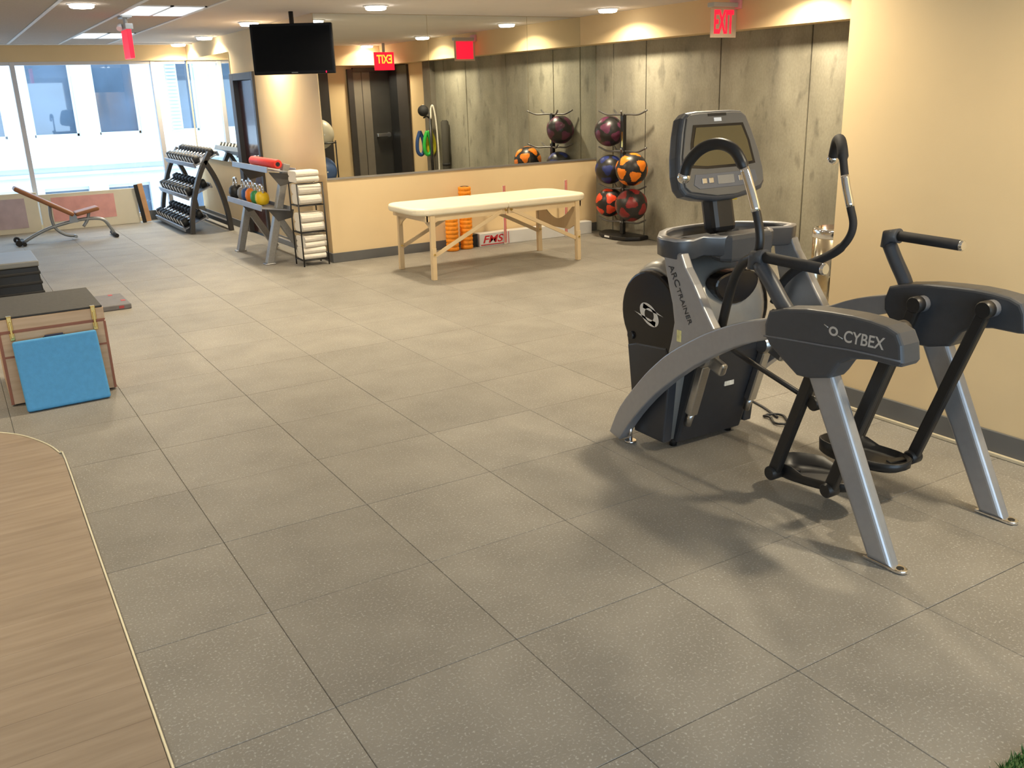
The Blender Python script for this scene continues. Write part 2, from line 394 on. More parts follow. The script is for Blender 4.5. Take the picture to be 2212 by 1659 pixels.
obj('side_panel', bx(newbm(), 5.44, 5.745, YR, YR+.035, .0, 2.05, .003), mat('grey door panel', (.16, .14, .115), .5, var=.05), d2)
obj('side_panel', bx(newbm(), 5.59, 5.60, YR+.03, YR+.04, .0, 2.05), doorframe_m, d2)
lf = obj('door_leaf', bx(newbm(), 5.75, XR, YR, YR+.03, .0, 2.05, .003), mat('charcoal steel door', (.050, .048, .045), .35, metal=.2, var=.06), d2)
h = newbm(); bx(h, 5.80, 6.05, YR+.05, YR+.085, .99, 1.05, .008); bx(h, 5.80, 5.84, YR+.03, YR+.05, .99, 1.05); bx(h, 6.01, 6.05, YR+.03, YR+.05, .98, 1.06); obj('push_bar', h, steel, lf)
d3 = thing('door_3', 'dark frame panel at the corner beside the exit door', 'door', (XR, 1.4, 0)); d3['kind'] = 'structure'
obj('door_leaf', bx(newbm(), XR-.02, XR+.1, YR+.06, YR+.40, 0, 2.12, .003), black_m, d3)
obj('door_frame', bx(newbm(), XR-.04, XR+.1, YR+.42, YR+.82, 0, 2.14, .004), doorframe_m, d3)

# ------------------------------------------------------------------ world outside the windows
stone = mat('white painted stone', (.66, .69, .72), .8, var=.03, scale=1.5)
fglass = mat('reflecting window glass', (.06, .10, .15), .28, var=.25, scale=1.5, spec=.6)
bd = thing('office_building', 'white building across the street with tall dark windows', 'building', (3, 19, -4))
wins = []
FY = 19.0
for cx0, cx1 in ((-4.6, -3.75), (-3.35, -2.5), (-1.65, -.8), (-.30, .55), (1.03, 1.87), (2.25, 3.08), (3.92, 4.50), (5.0, 5.8), (6.4, 7.2), (8.0, 8.8), (9.4, 10.2)):
    wins.append((cx0, cx1, 1.06, 3.0))
wb_ = newbm()
zs = [-4, -1.6, .02, 1.06, 3.0, 3.9]
xs_ = sorted({-12, 16} | {w_[0] for w_ in wins} | {w_[1] for w_ in wins})
for a, b in zip(xs_, xs_[1:]):
    hole = any(abs(a-w_[0]) < 1e-6 and abs(b-w_[1]) < 1e-6 for w_ in wins)
    if hole:
        bx(wb_, a, b, FY, FY+.5, -4, -1.4); bx(wb_, a, b, FY, FY+.5, .05, 1.06); bx(wb_, a, b, FY, FY+.5, 3.0, 4.2)
    else: bx(wb_, a, b, FY, FY+.5, -4, 4.2)
obj('wall', wb_, stone, bd)
obj('cornice', bx(newbm(), -12, 16, FY-.16, FY+.02, .46, .60, .03), stone, bd)
obj('cornice', bx(newbm(), -12, 16, FY-.08, FY+.02, .28, .36, .02), stone, bd)
obj('cornice', bx(newbm(), -12, 16, FY-.35, FY+.02, 4.1, 4.35, .05), stone, bd)
wfm = mat('white window frame', (.78, .80, .82), .5)
shm = mat('white louvre shutter', (.55, .62, .70), .6)
for (a, b, z0, z1) in wins:
    o = newbm(); bx(o, a, a+.04, FY+.12, FY+.2, z0, z1); bx(o, b-.04, b, FY+.12, FY+.2, z0, z1); bx(o, a, b, FY+.12, FY+.2, z0, z0+.05)
    wo = obj('window', o, wfm, bd); obj('pane', bx(newbm(), a+.04, b-.04, FY+.17, FY+.19, z0+.05, z1), fglass, wo)
    o = newbm(); bx(o, a, b, FY+.12, FY+.2, -.02, .05)
    wo = obj('window', o, wfm, bd); obj('pane', bx(newbm(), a, b, FY+.17, FY+.19, -1.4, -.02), fglass, wo)
for k in range(26):
    obj('shutter_slat', bx(newbm(), 3.70, 3.92, FY-.05, FY-.01, 1.06+k*.072, 1.10+k*.072), shm, bd)
struct('ground', bx(newbm(), -14, 18, YW+.2, FY+.5, -4.2, -4.0), mat('asphalt', (.25, .25, .25), .9, var=.1, scale=3), 'street far below between the buildings')

# ------------------------------------------------------------------ ceiling lamps
lens_m = mat('lit lamp lens', (.9, .9, .85), .4, emit=(1, .94, .82), estr=22)
lamps = [((5.50, 5.98), 'recessed ceiling light above the medicine ball rack'),
         ((2.985, 6.17), 'recessed ceiling light right of the television'),
         ((2.40, 8.20), 'recessed ceiling light at the left top of the television'),
         ((2.50, 10.55), 'recessed ceiling light left of the cream wall, middle of three'),
         ((2.50, 12.05), 'recessed ceiling light closest to the windows'),
         ((.53, 6.47), 'recessed ceiling light at the top left between ceiling bars'),
         ((5.55, 3.55), 'recessed ceiling light near the exit sign seen only in the mirror'),
         ((5.60, 1.40), 'recessed ceiling light before the exit door seen only in the mirror'),
         ((2.85, 3.95), 'ceiling light over the open floor before the table'),
         ((2.80, 1.45), 'ceiling light over the front of the arc trainer'),
         ((2.72, -.85), 'ceiling light over the rear of the arc trainer'),
         ((.53, 4.2), 'ceiling light above the tile floor behind the wood box'),
         ((-1.9, 4.2), 'ceiling light left of the picture beyond the box'),
         ((-1.9, 1.0), 'ceiling light left of the picture by the wood floor')]
first = None
for (x, y), lab in lamps:
    if first is None:
        first = t = thing('recessed_downlight', lab, 'ceiling light', (x, y, ZC), 'round ceiling lights')
        obj('trim_ring', lathe(newbm(), [(.098, 0), (.118, 0), (.116, -.008), (.098, -.012)], (x, y, ZC)), whitep, t)
        obj('lens', lathe(newbm(), [(.085, -.001), (.096, -.010), (.094, -.030), (.080, -.038), (.002, -.040)], (x, y, ZC)), lens_m, t)
        ld = bpy.data.lights.new('downlight_glow', 'AREA'); ld.shape = 'DISK'; ld.size = .17; ld.energy = LAMP_W; ld.spread = math.radians(152); ld.color = LAMP_COL
        lo = bpy.data.objects.new('downlight_glow', ld); C.objects.link(lo); lo.parent = t; lo.location = (0, 0, -.043)
    else: dup(first, (x, y, ZC), lab)
# troffers
tlens = mat('fluorescent lens', (.85, .88, .92), .5, emit=(.80, .90, 1), estr=2.2)
for y0, y1, lab in ((6.50, 7.45, 'fluorescent troffer nearest in the acoustic ceiling'), (9.84, 10.80, 'fluorescent troffer farther toward the windows')):
    t = thing('ceiling_troffer', lab, 'ceiling light', (1.25, (y0+y1)/2, ZC), 'fluorescent troffers')
    f = newbm(); bx(f, .955, 1.545, y0, y0+.02, ZC-.012, ZC); bx(f, .955, 1.545, y1-.02, y1, ZC-.012, ZC); bx(f, .955, .975, y0, y1, ZC-.012, ZC); bx(f, 1.525, 1.545, y0, y1, ZC-.012, ZC); bx(f, 1.235, 1.265, y0, y1, ZC-.012, ZC)
    obj('frame', f, whitep, t)
    for a in (.978, 1.268): obj('lens', bx(newbm(), a, a+.254, y0+.022, y1-.022, ZC-.008, ZC-.001), tlens, t)

# ------------------------------------------------------------------ arc trainer
XA = 2.30                                   # its mid plane
tr_ = thing('arc_trainer', 'grey and black elliptical arc trainer with screen console in front of cream wall', 'exercise machine', (XA, .42, 0))
def mx(x): return 2*XA-x                    # mirrored side
def sides(): return ((1, lambda x: x), (-1, mx))
up_ = [(1.253, .030), (1.172, .183), (1.019, .360), (.915, .460), (.808, .545), (.637, .649), (.533, .702), (.38, .766), (.20, .815)]
lo_ = [(.20, .735), (.374, .672), (.535, .589), (.711, .476), (.903, .322), (1.06, .160), (1.172, .012)]
arch_prof = [(p.x, p.y) for p in [Vector(q).to_2d() for q in smooth_path([(a, b, 0) for a, b in up_], 3)]]+[(p.x, p.y) for p in [Vector(q).to_2d() for q in smooth_path([(a, b, 0) for a, b in lo_], 3)]]
shroud_prof = [(.218, .846), (.152, .866), (.04, .885), (-.071, .893), (-.16, .897), (-.231, .895), (-.30, .888), (-.345, .872), (-.366, .835), (-.376, .775), (-.366, .760), (-.345, .757), (-.245, .757), (-.168, .742), (-.125, .715), (-.098, .672), (-.080, .650), (.011, .627), (.065, .625), (.131, .665), (.205, .712), (.232, .745), (.236, .79)]
leg_prof = [(.062, .66), (-.066, .66), (-.389, .012), (-.285, .012)]
for sg, m_ in sides():
    a, b = sorted((m_(1.932), m_(1.992)))
    ar = obj('arch_rail', prism(newbm(), arch_prof, a, b, 'x', .006), silver, tr_)
    cyl_bm = newbm(); cx = m_(1.975); cyl(cyl_bm, (cx, 1.135, .0), (cx, 1.135, .012), .028); cyl(cyl_bm, (cx, 1.135, .0), (cx, 1.135, .10), .009)
    obj('levelling_foot', cyl_bm, chrome, ar)
    lg = obj('rear_leg', prism(newbm(), leg_prof, a, b, 'x', .018, 4), silver, tr_)
    fp = newbm(); pts = [(a+.004, -.27), (b-.004, -.27)]
    cxm = (a+b)/2
    for k in range(13):
        t = PI*k/12; pts.append((cxm+(.5*(b-a)-.004)*math.cos(t), -.405-.5*(b-a)*math.sin(t)))
    prism(fp, pts, 0.002, .014, 'z', .003); obj('foot_plate', fp, chrome, lg)
    fh = newbm(); cyl(fh, (cxm, -.408, .010), (cxm, -.408, .0155), .013); obj('bolt_hole', fh, blackmetal, lg)
    a2, b2 = sorted((m_(1.897), m_(2.000)))
    sh = obj('side_shroud', prism(newbm(), shroud_prof, a2, b2, 'x', .014, 3), dkgrey, tr_)
    xo = m_(1.8968)
    if sg > 0:
        obj('lettering', text_fit('CYBEX', (xo, -.139, .800), (0, -1, .035), (0, .035, 1), .166, .043, .0012, .12, .014), mat('silver print', (.55, .53, .50), .4, metal=.3), sh)['label'] = 'silver CYBEX lettering'
        lb = newbm(); n = 28      # swirl emblem
        for k in range(n):
            t0, t1 = 2*PI*k/n, 2*PI*(k+1)/n
            def E(t, r, e): return (xo-.0006, -.092-r*math.cos(t), .829+e*math.sin(t))
            q = [E(t0, .020, .017), E(t1, .020, .017), E(t1, .011, .0095), E(t0, .011, .0095)]
            lb.faces.new([lb.verts.new(p) for p in q])
        tube(lb, [(xo-.0006, -.068, .838), (xo-.0006, -.050, .846)], .0018, 6); tube(lb, [(xo-.0006, -.112, .817), (xo-.0006, -.134, .810)], .0018, 6)
        obj('emblem', lb, MATS['silver print'], sh)
    # crease ridge on the outer face
    cr = newbm(); tube(cr, smooth_path([(m_(1.899), .232, .745), (m_(1.896), .10, .757), (m_(1.895), -.05, .768), (m_(1.895), -.18, .778), (m_(1.899), -.368, .782)], 4), .004, 8); obj('crease', cr, midgrey, sh)
    for (py_, pz_) in ((.045, .805), (-.245, .838)):
        pk = newbm(); cyl(pk, (m_(2.0), py_, pz_), (m_(2.055), py_, pz_), .033, 20, .004)
        obj('pivot_boss', pk, midgrey, sh)
# swing arms, two a side, carrying the pedals
armx = {1: 2.055, -1: mx(2.055)}
lows = {1: ((.282, .119), (-.006, .147)), -1: ((.262, .158), (-.018, .173))}
for s_ in (1, -1):
    x = armx[s_]
    for top, bot in zip(((.042, .808), (-.248, .840)), lows[s_]):
        b_ = newbm(); beam(b_, (x, top[0], top[1]), (x, bot[0], bot[1]), .034, .050, .008); cyl(b_, (x-.02, top[0], top[1]), (x+.02, top[0], top[1]), .034, 18, .004); cyl(b_, (x-.03, bot[0], bot[1]), (x+.03, bot[0], bot[1]), .030, 18, .006)
        obj('swing_arm', b_, blackmetal, tr_)
    (y1, z1), (y2, z2) = lows[s_]
    xa, xb = sorted((x+s_*.02, x+s_*.215))
    # pedal: dished foot plate with raised rim
    out = []; n = 28; xm = (xa+xb)/2; hw = (xb-xa)/2; ym = (y1+y2)/2+.01; hl = .205
    for k in range(n):
        t = 2*PI*k/n; c_, s2 = math.cos(t), math.sin(t)
        out.append((xm+hw*math.copysign(abs(c_)**.7, c_), ym+hl*math.copysign(abs(s2)**.8, s2)))
    slope = (z1-z2)/(y1-y2)
    zf = lambda y: z2+(y-y2)*slope-.018
    pb = newbm(); R = []
    for (sc, dz) in ((.90, -.012), (1.0, .0), (1.02, .032), (.985, .034), (.93, .010), (.5, .006)):
        R.append([pb.verts.new((xm+(p[0]-xm)*sc, ym+(p[1]-ym)*sc, zf(p[1])+dz+(.022 if p[1] > ym+.05 and dz > .02 else 0))) for p in out])
    for A, B in zip(R, R[1:]):
        for k in range(n): pb.faces.new((A[k], A[(k+1) % n], B[(k+1) % n], B[k])).smooth = True
    pb.faces.new(R[0][::-1]); pb.faces.new(R[-1]); bmesh.ops.recalc_face_normals(pb, faces=pb.faces)
    beam(pb, (xa-.0 if s_ > 0 else xb, y1, z1-.01), (xm, y1-.03, zf(y1)), .03, .03); beam(pb, (xa if s_ > 0 else xb, y2, z2-.01), (xm, y2+.03, zf(y2)), .03, .03)
    obj('foot_pedal', pb, black_m, tr_)
    # connecting rod and knob
    ky, kz = (.115+.042, .468) if s_ > 0 else (.105+.02, .58)
    kb = newbm(); rx = x+s_*.035; cyl(kb, (rx-.03, ky, kz), (rx+.04*s_, ky, kz), .026, 16, .005); cyl(kb, (x, ky-.045, kz), (x+.065*s_, ky-.045, kz), .030, 16, .005)
    obj('rod_knob', kb, blackmetal, tr_)
    rb = newbm(); tube(rb, [(rx, ky, kz), (rx+.02*s_, .74, .60 if s_ > 0 else .66)], .0115, 10); obj('link_rod', rb, blackmetal, tr_)
# front housing: teardrop shell swelling towards the middle
def tear(sc, dzb=0, dyb=0):
    cy_, cz_, r_ = 1.06, .655, .205*sc; P = []
    for k in range(25):
        t = math.radians(-35+250*k/24); P.append((cy_-r_*math.cos(t), cz_+r_*math.sin(t)))
    P += [(1.135+dyb, .05), (.95-dyb, .05)]
    return P
hb = newbm(); rings = []
for x, sc in ((2.055, 1.0), (2.06, 1.07), (2.10, 1.19), (2.18, 1.27), (2.30, 1.30), (2.42, 1.27), (2.50, 1.19), (2.54, 1.07), (2.545, 1.0)):
    rings.append([hb.verts.new((x, p[0], p[1])) for p in tear(sc)])
nn = len(rings[0])
for A, B in zip(rings, rings[1:]):
    for k in range(nn): hb.faces.new((A[k], A[(k+1) % nn], B[(k+1) % nn], B[k])).smooth = True
hb.faces.new(rings[0]); hb.faces.new(rings[-1]); bmesh.ops.recalc_face_normals(hb, faces=hb.faces)
hs = obj('front_housing', hb, shell_m, tr_)
gloss = mat('gloss black cover', (.010, .009, .010), .22, var=.1, scale=10)
for sg, m_ in sides():
    a, b = sorted((m_(2.015), m_(2.058)))
    sp = obj('side_cover', prism(newbm(), tear(1.0), a, b, 'x', .012, 3), gloss, tr_)
    lw = [(1.150, .05), (.935, .05), (.895, .45), (.93, .52), (1.15, .50), (1.21, .48)]
    obj('lower_skirt', prism(newbm(), lw, a-.006, b+.006, 'x', .008), mat('dark skirt plastic', (.032, .033, .038), .4, var=.06, scale=20), sp)
    kn = newbm(); cyl(kn, (m_(2.004), 1.185, .53), (m_(2.02), 1.185, .53), .02); obj('cover_knob', kn, blackmetal, sp)
    if sg > 0:
        lb = newbm(); n = 36; cy_, cz_ = 1.055, .655
        def E(t, r, e, dy=0, dz=0):
            u_, v_ = r*math.cos(t), e*math.sin(t); a_ = math.radians(-28)
            return (2.0135, cy_+dy-(u_*math.cos(a_)-v_*math.sin(a_)), cz_+dz+(u_*math.sin(a_)+v_*math.cos(a_)))
        for k in range(n):
            t0, t1 = 2*PI*k/n, 2*PI*(k+1)/n
            lb.faces.new([lb.verts.new(p) for p in (E(t0, .074, .046), E(t1, .074, .046), E(t1, .034, .030), E(t0, .034, .030))])
        def tail(c0, c1, w0):
            c0, c1 = Vector(c0), Vector(c1); nrm = Vector((0, -(c1-c0).z, (c1-c0).y)).normalized()*w0
            lb.faces.new([lb.verts.new(c0+nrm), lb.verts.new(c0-nrm), lb.verts.new(c1)])
        tail((2.0135, 1.10, .692), (2.0135, .955, .662), .012); tail((2.0135, 1.01, .616), (2.0135, 1.165, .655), .012)
        em = obj('swirl_emblem', lb, mat('bright silver print', (.75, .75, .74), .3, metal=.4), sp)
# dark rear window of the housing and lower cover with linkage
obj('rear_recess', prism(newbm(), [(2.305+.135*math.cos(2*PI*k/28), .79+.078*math.sin(2*PI*k/28)+(.02*math.cos(2*PI*k/28)**2)) for k in range(28)], .786, .86, 'y', .012), gloss, hs)
obj('lower_cover', prism(newbm(), [(1.02, .035), (.93, .035), (.845, .30), (.79, .48), (.785, .56), (.84, .60), (1.02, .62)], 2.09, 2.51, 'x', .012), mat('near black cover', (.022, .023, .027), .4, var=.1, scale=20), tr_)
obj('warning_label', bx(newbm(), 2.30, 2.36, .8365, .842, .305, .36), mat('label paper', (.62, .58, .50), .6, var=.2, scale=60), tr_)
for s_, m_ in sides():
    xk = m_(2.11); br = newbm()
    beam(br, (xk, .855, .20), (xk, .775, .46), .05, .04, .006); cyl(br, (xk-.04, .765, .50), (xk+.04, .765, .50), .045, 18, .006); beam(br, (xk, .765, .50), (xk, .65, .46), .04, .06, .012); cyl(br, (xk, .875, .14), (xk, .85, .21), .016)
    obj('crank_linkage', br, steel, tr_)
    cf = newbm(); cyl(cf, (m_(2.12), .985, 0), (m_(2.12), .985, .05), .018); obj('rubber_foot', cf, blackmetal, tr_)
# upright struts with printed side, collar tray, post, console
strut_prof = [(.885, .995), (.765, .985), (.735, .93), (.68, .865), (.615, .775), (.555, .70), (.53, .69), (.60, .655), (.69, .605), (.77, .55), (.835, .53), (.815, .60), (.80, .68), (.815, .76), (.84, .83), (.865, .91)]
for sg, m_ in sides():
    a, b = sorted((m_(1.940), m_(1.990)))
    st = obj('upright_strut', prism(newbm(), strut_prof, a, b, 'x', .010, 3), silver, tr_)
    if sg > 0:
        ux = Vector((0, -.14, -.235)).normalized(); uy = Vector((0, ux.z, -ux.y))
        obj('lettering', text_fit('ARC', (1.9385, .842, .925), ux, uy, .105, .032, .001, .1), mat('dark print', (.03, .03, .035), .5), st)['label'] = 'dark ARC TRAINER lettering'
        o0 = Vector((1.9385, .842, .925))+ux*.112
        obj('lettering', text_fit('TRAINER', o0, ux, uy, .165, .024, .001, .1), MATS['dark print'], st)
        obj('sticker', bx(newbm(), 1.9385, 1.9395, .747, .775, .60, .652), mat('yellow white sticker', (.75, .68, .30), .6, var=.3, scale=25), st)
# collar: horseshoe tray between the struts, open dish in the middle
coll = [(1.93, .79), (1.93, .88), (1.955, .94), (2.04, 1.03), (2.13, 1.085), (2.22, 1.10), (2.30, 1.105)]
coll = coll+[(mx(x), y) for x, y in coll[-2::-1]]+[(2.60, .755), (2.50, .80), (2.46, .735), (2.38, .715), (2.22, .715), (2.14, .735), (2.10, .80), (2.00, .755)]
def ringpts(z, sc, dy=0): return [(XA+(x-XA)*sc, .90+(y-.90)*sc+dy, z) for x, y in coll]
cb = newbm(); R = []
for z, sc in ((.955, .95), (.962, .99), (1.035, 1.0), (1.044, .985), (1.044, .87), (1.030, .86), (1.000, .85)):
    R.append([cb.verts.new(p) for p in ringpts(z, sc)])
nc = len(coll)
for i_, (A, B) in enumerate(zip(R, R[1:])):
    for k in range(nc):
        f_ = cb.faces.new((A[k], A[(k+1) % nc], B[(k+1) % nc], B[k])); f_.smooth = True
        f_.material_index = 1 if i_ in (2, 3) else 0
cb.faces.new(R[0][::-1]); cb.faces.new(R[-1]); bmesh.ops.recalc_face_normals(cb, faces=cb.faces)
co = obj('collar_tray', cb, [dkgrey, silver], tr_)
obj('bottle_recess', prism(newbm(), [(2.02, .83), (2.16, .83), (2.19, .93), (2.17, 1.01), (2.10, .98), (2.03, .91)], .99, 1.008, 'z', .006), gloss, co)
obj('bottle_recess', prism(newbm(), [(2.44, .83), (2.58, .83), (2.57, .91), (2.50, .98), (2.43, 1.01), (2.41, .93)], .99, 1.008, 'z', .006), gloss, co)
obj('collar_nose', prism(newbm(), [(2.15, .745), (2.18, .705), (2.42, .705), (2.45, .745), (2.43, .82), (2.17, .82)], .925, 1.046, 'z', .02, 3), dkgrey, co)
pt = newbm(); beam(pt, (2.325, .93, 1.02), (2.325, .985, 1.26), .135, .09, .025); obj('console_post', pt, black_m, tr_)
# console head: outline in its own plane (u across, v up), tilted back
tilt = math.radians(14)
CO = Vector((2.315, .94, 1.375))
cu_ = Vector((1, 0, 0)); cv_ = Vector((0, math.sin(tilt), math.cos(tilt))); cn_ = cu_.cross(cv_)    # cn_ points to the user
def CP(u, v, n): return CO+cu_*u+cv_*v+cn_*n
def cprism(prof, n0, n1, bev=0, seg=2):
    b_ = newbm(); prism(b_, [(u, v) for u, v in prof], n0, n1, 'z', bev, seg)
    for v in b_.verts: v.co = CP(v.co.x, v.co.y, v.co.z)
    return b_
def symm(half): return half+[(-u, v) for u, v in half[::-1]]
head = symm([(.10, .196), (.165, .190), (.195, .168), (.222, .10), (.250, 0), (.262, -.08), (.258, -.14), (.235, -.172), (.17, -.190), (.06, -.205)])
hd = obj('console_head', cprism(head, -.075, .0, .022, 4), dkgrey, tr_)
face = symm([(.10, .180), (.152, .176), (.176, .160), (.198, .10), (.228, 0), (.240, -.08), (.236, -.135), (.21, -.158), (.06, -.185)])
fc = obj('bezel', cprism(face, -.004, .010, .004), mat('taupe grey bezel', (.13, .12, .105), .4, var=.04), hd)
obj('screen_surround', cprism(symm([(.08, .130), (.150, .130), (.178, .05), (.196, -.055), (.10, -.064)]), .008, .0115), gloss, hd)
obj('screen', cprism(symm([(.08, .118), (.136, .118), (.162, .05), (.178, -.044), (.10, -.052)]), .011, .0135), mat('blank screen', (.12, .092, .040), .10, var=.02, spec=.6), hd)
obj('badge', cprism([(-.022, .142), (.022, .142), (.022, .158), (-.022, .158)], .009, .0115), whitep, hd)
obj('camera_slot', cprism([(-.055, .165), (.055, .165), (.055, .178), (-.055, .178)], .006, .0115), black_m, hd)
kp = obj('keypad', cprism([(-.175, -.085), (.185, -.085), (.195, -.130), (.17, -.150), (-.16, -.150), (-.19, -.130)], .008, .013, .002), midgrey, hd)
for u in (-.13, -.09, .09, .13): obj('key', cprism([(u-.014, -.128), (u+.014, -.128), (u+.014, -.104), (u-.014, -.104)], .012, .017, .002), steel, kp)
obj('key', cprism([(-.05, -.136), (.05, -.136), (.05, -.096), (-.05, -.096)], .012, .015, .002), shell_m, kp)
yl = newbm(); bx(yl, 2.375, 2.415, .925, .935, 1.165, 1.205); obj('yellow_sticker', yl, mat('yellow tag', (.65, .42, .03), .5), tr_)
# moving handles
hl = [(2.03, .60, .66), (2.03, .592, .704), (2.03, .560, .83), (2.02, .520, .915), (2.00, .455, .985), (1.975, .375, 1.025), (1.965, .345, 1.06), (1.962, .342, 1.12), (1.962, .366, 1.20), (1.960, .400, 1.285), (1.957, .436, 1.36), (1.945, .478, 1.425), (1.925, .545, 1.450), (1.900, .615, 1.430), (1.885, .672, 1.375), (1.880, .690, 1.320)]
hr = [(2.56, .80, .68), (2.565, .765, .775), (2.58, .685, .856), (2.61, .575, .915), (2.625, .505, .962), (2.63, .458, 1.02), (2.632, .445, 1.08), (2.632, .467, 1.15), (2.634, .500, 1.24), (2.640, .525, 1.32), (2.655, .552, 1.390), (2.685, .592, 1.425), (2.715, .632, 1.418), (2.740, .662, 1.380), (2.752, .678, 1.340)]
for pts, c0, c1, side in ((hl, 8, 10, 1), (hr, 7, 8.6, -1)):
    P = smooth_path(pts, 6)
    hnd = obj('moving_handle', tube(newbm(), P, .017, 14, True, [.017+(.006 if k > len(P)*.66 else .003 if k < len(P)*.3 else 0) for k in range(len(P))]), rubber if side < 0 else black_m, tr_)
    obj('chrome_sleeve', tube(newbm(), P[int(c0*6):int(c1*6)+1], .0182, 14), chrome, hnd)
    d = (P[-1]-P[-2]).normalized(); obj('end_cap', ball(newbm(), P[-1]+d*.004, .0265), chrome, hnd)
# fixed handles on the shrouds
for sg, m_ in sides():
    x = m_(1.950)
    ph = newbm(); tube(ph, smooth_path([(x, .165, .84), (x, .205, .88), (x, .262, .945), (x, .325, 1.005)] if sg > 0 else [(x, .165, .84), (x, .185, .88), (x, .232, .95), (x, .268, 1.01)], 4), .030, 16)
    yk, zk = (.345, 1.028) if sg > 0 else (.275, 1.045)
    tube(ph, [(x, yk, zk-.045), (x, yk, zk), (x, yk-.05, zk+.006)], .031, 16)
    fx = obj('fixed_handle', ph, dkgrey, tr_)
    y0, y1 = yk-.05, yk-.325
    obj('grip', cyl(newbm(), (x, y0, zk+.006), (x, y1, zk-.0), .0215, 16, .003), rubber, fx)
    obj('end_cap', cyl(newbm(), (x, y1+.002, zk), (x, y1-.014, zk), .0225, 16, .005), chrome, fx)
# power cable bundle on the floor
cbm = newbm(); P = []
for k in range(60):
    t = k/59*4*PI; P.append((2.78+.045*math.cos(t)+.02*math.sin(3*t), .92+.085*math.sin(t), .008+.006*(k % 7)/7))
tube(cbm, P, .006, 6); tube(cbm, smooth_path([(2.80, .95, .008), (2.86, 1.10, .006), (2.90, 1.25, .006), (2.95, 1.42, .006)], 5), .006, 6)
tag(obj('power_cable', cbm, blackmetal, None, (2.78, .92, 0)), 'black power cable coiled on the floor behind the trainer', 'cable')
# ------------------------------------------------------------------ massage table
vinyl = mat('cream vinyl', (.78, .70, .53), .45, var=.03, scale=5, bump=.08, bscale=8)
beech = mat('pale beech wood', (.62, .46, .26), .45, var=.0, col2=(.70, .54, .33), scale=6, stretch=(1, 1, .15))
mt = thing('massage_table', 'cream vinyl massage table on pale wooden legs', 'massage table', (3.90, 5.82, 0))
x0, x1, y0, y1 = 2.93, 4.87, 5.43, 6.21
def slab(xa, xb, cl, cr):
    P = []; r = .16
    def corner(cx, cy, a0, on):
        if not on: P.append((cx+r*(1 if a0 in (270, 0) else -1), cy+r*(1 if a0 in (0, 90) else -1))); return
        for k in range(7): a = math.radians(a0+15*k); P.append((cx+r*math.cos(a), cy+r*math.sin(a)))
    corner(xb-r, y0+r, 270, cr); corner(xb-r, y1-r, 0, cr); corner(xa+r, y1-r, 90, cl); corner(xa+r, y0+r, 180, cl)
    return P
for k, (xa, xb, cl, cr) in enumerate(((x0, 3.898, True, False), (3.902, x1, False, True))):
    obj('padded_top', prism(newbm(), slab(xa, xb, cl, cr), .598, .668, 'z', .026, 4), vinyl, mt)
    f = newbm(); bx(f, xa+.10 if cl else xa+.01, xb-.10 if cr else xb-.01, y0+.03, y0+.055, .545, .60); bx(f, xa+.10 if cl else xa+.01, xb-.10 if cr else xb-.01, y1-.055, y1-.03, .545, .60); bx(f, (xa+.09) if cl else (xb-.115), (xa+.115) if cl else (xb-.09), y0+.03, y1-.03, .545, .60)
    obj('apron_frame', f, beech, mt)
for xl in (3.09, 4.72):
    for yl in (5.465, 6.18):
        lg = newbm(); sx = .012 if xl > 4 else -.012
        beam(lg, (xl, yl, .60), (xl+sx, yl, .0), .05, .034, .004)
        lo_ = obj('leg', lg, beech, mt)
        ex = newbm(); beam(ex, (xl+sx*.5+.001, yl-.022 if yl < 6 else yl+.022, .30), (xl+sx, yl-.022 if yl < 6 else yl+.022, .0), .042, .016, .003); obj('leg_extension', ex, beech, lo_)
        fb = newbm(); cyl(fb, (xl+sx*.6, yl-.04, .24), (xl+sx*.6, yl+.04, .24), .010, 10); obj('leg_knob', fb, gold, lo_)
    # end panel with a scooped lower edge
    P = [(5.48, .595), (5.48, .44)]
    low = .24 if xl > 4 else .14
    for k in range(1, 12):
        t = k/12; P.append((5.48+.685*t, .595-low+(.07*math.sin(PI*t) if xl < 4 else -.06*math.sin(PI*t)*0)+(.595-.44-.02)*0+(.0 if xl > 4 else .05*math.sin(PI*t))))
    P += [(6.165, .44), (6.165, .595)]
    if xl > 4:
        P = [(5.48, .36), (5.48, .60)]
        for k in range(0, 13):
            t = k/12; P.append((5.50+.645*t, .56-.17*math.sin(PI*t)))
        P += [(6.165, .60), (6.165, .36), (6.05, .30), (5.60, .30)]
    obj('end_panel', prism(newbm(), P, xl-.008, xl+.008, 'x'), beech, mt)
for yl in (5.465, 6.18):
    for xa, xb, z0 in ((3.09, 3.84, .20), (4.72, 3.96, .20)):
        b_ = newbm(); beam(b_, (xa, yl+.0, z0+.02), (xb, yl+.0, .575), .018, .036, .003); obj('diagonal_brace', b_, beech, mt)
for xh in (3.87, 3.93): 
    h = newbm(); cyl(h, (xh, y0-.002, .585), (xh, y0+.01, .585), .012, 12); obj('hinge_bolt', h, gold, mt)

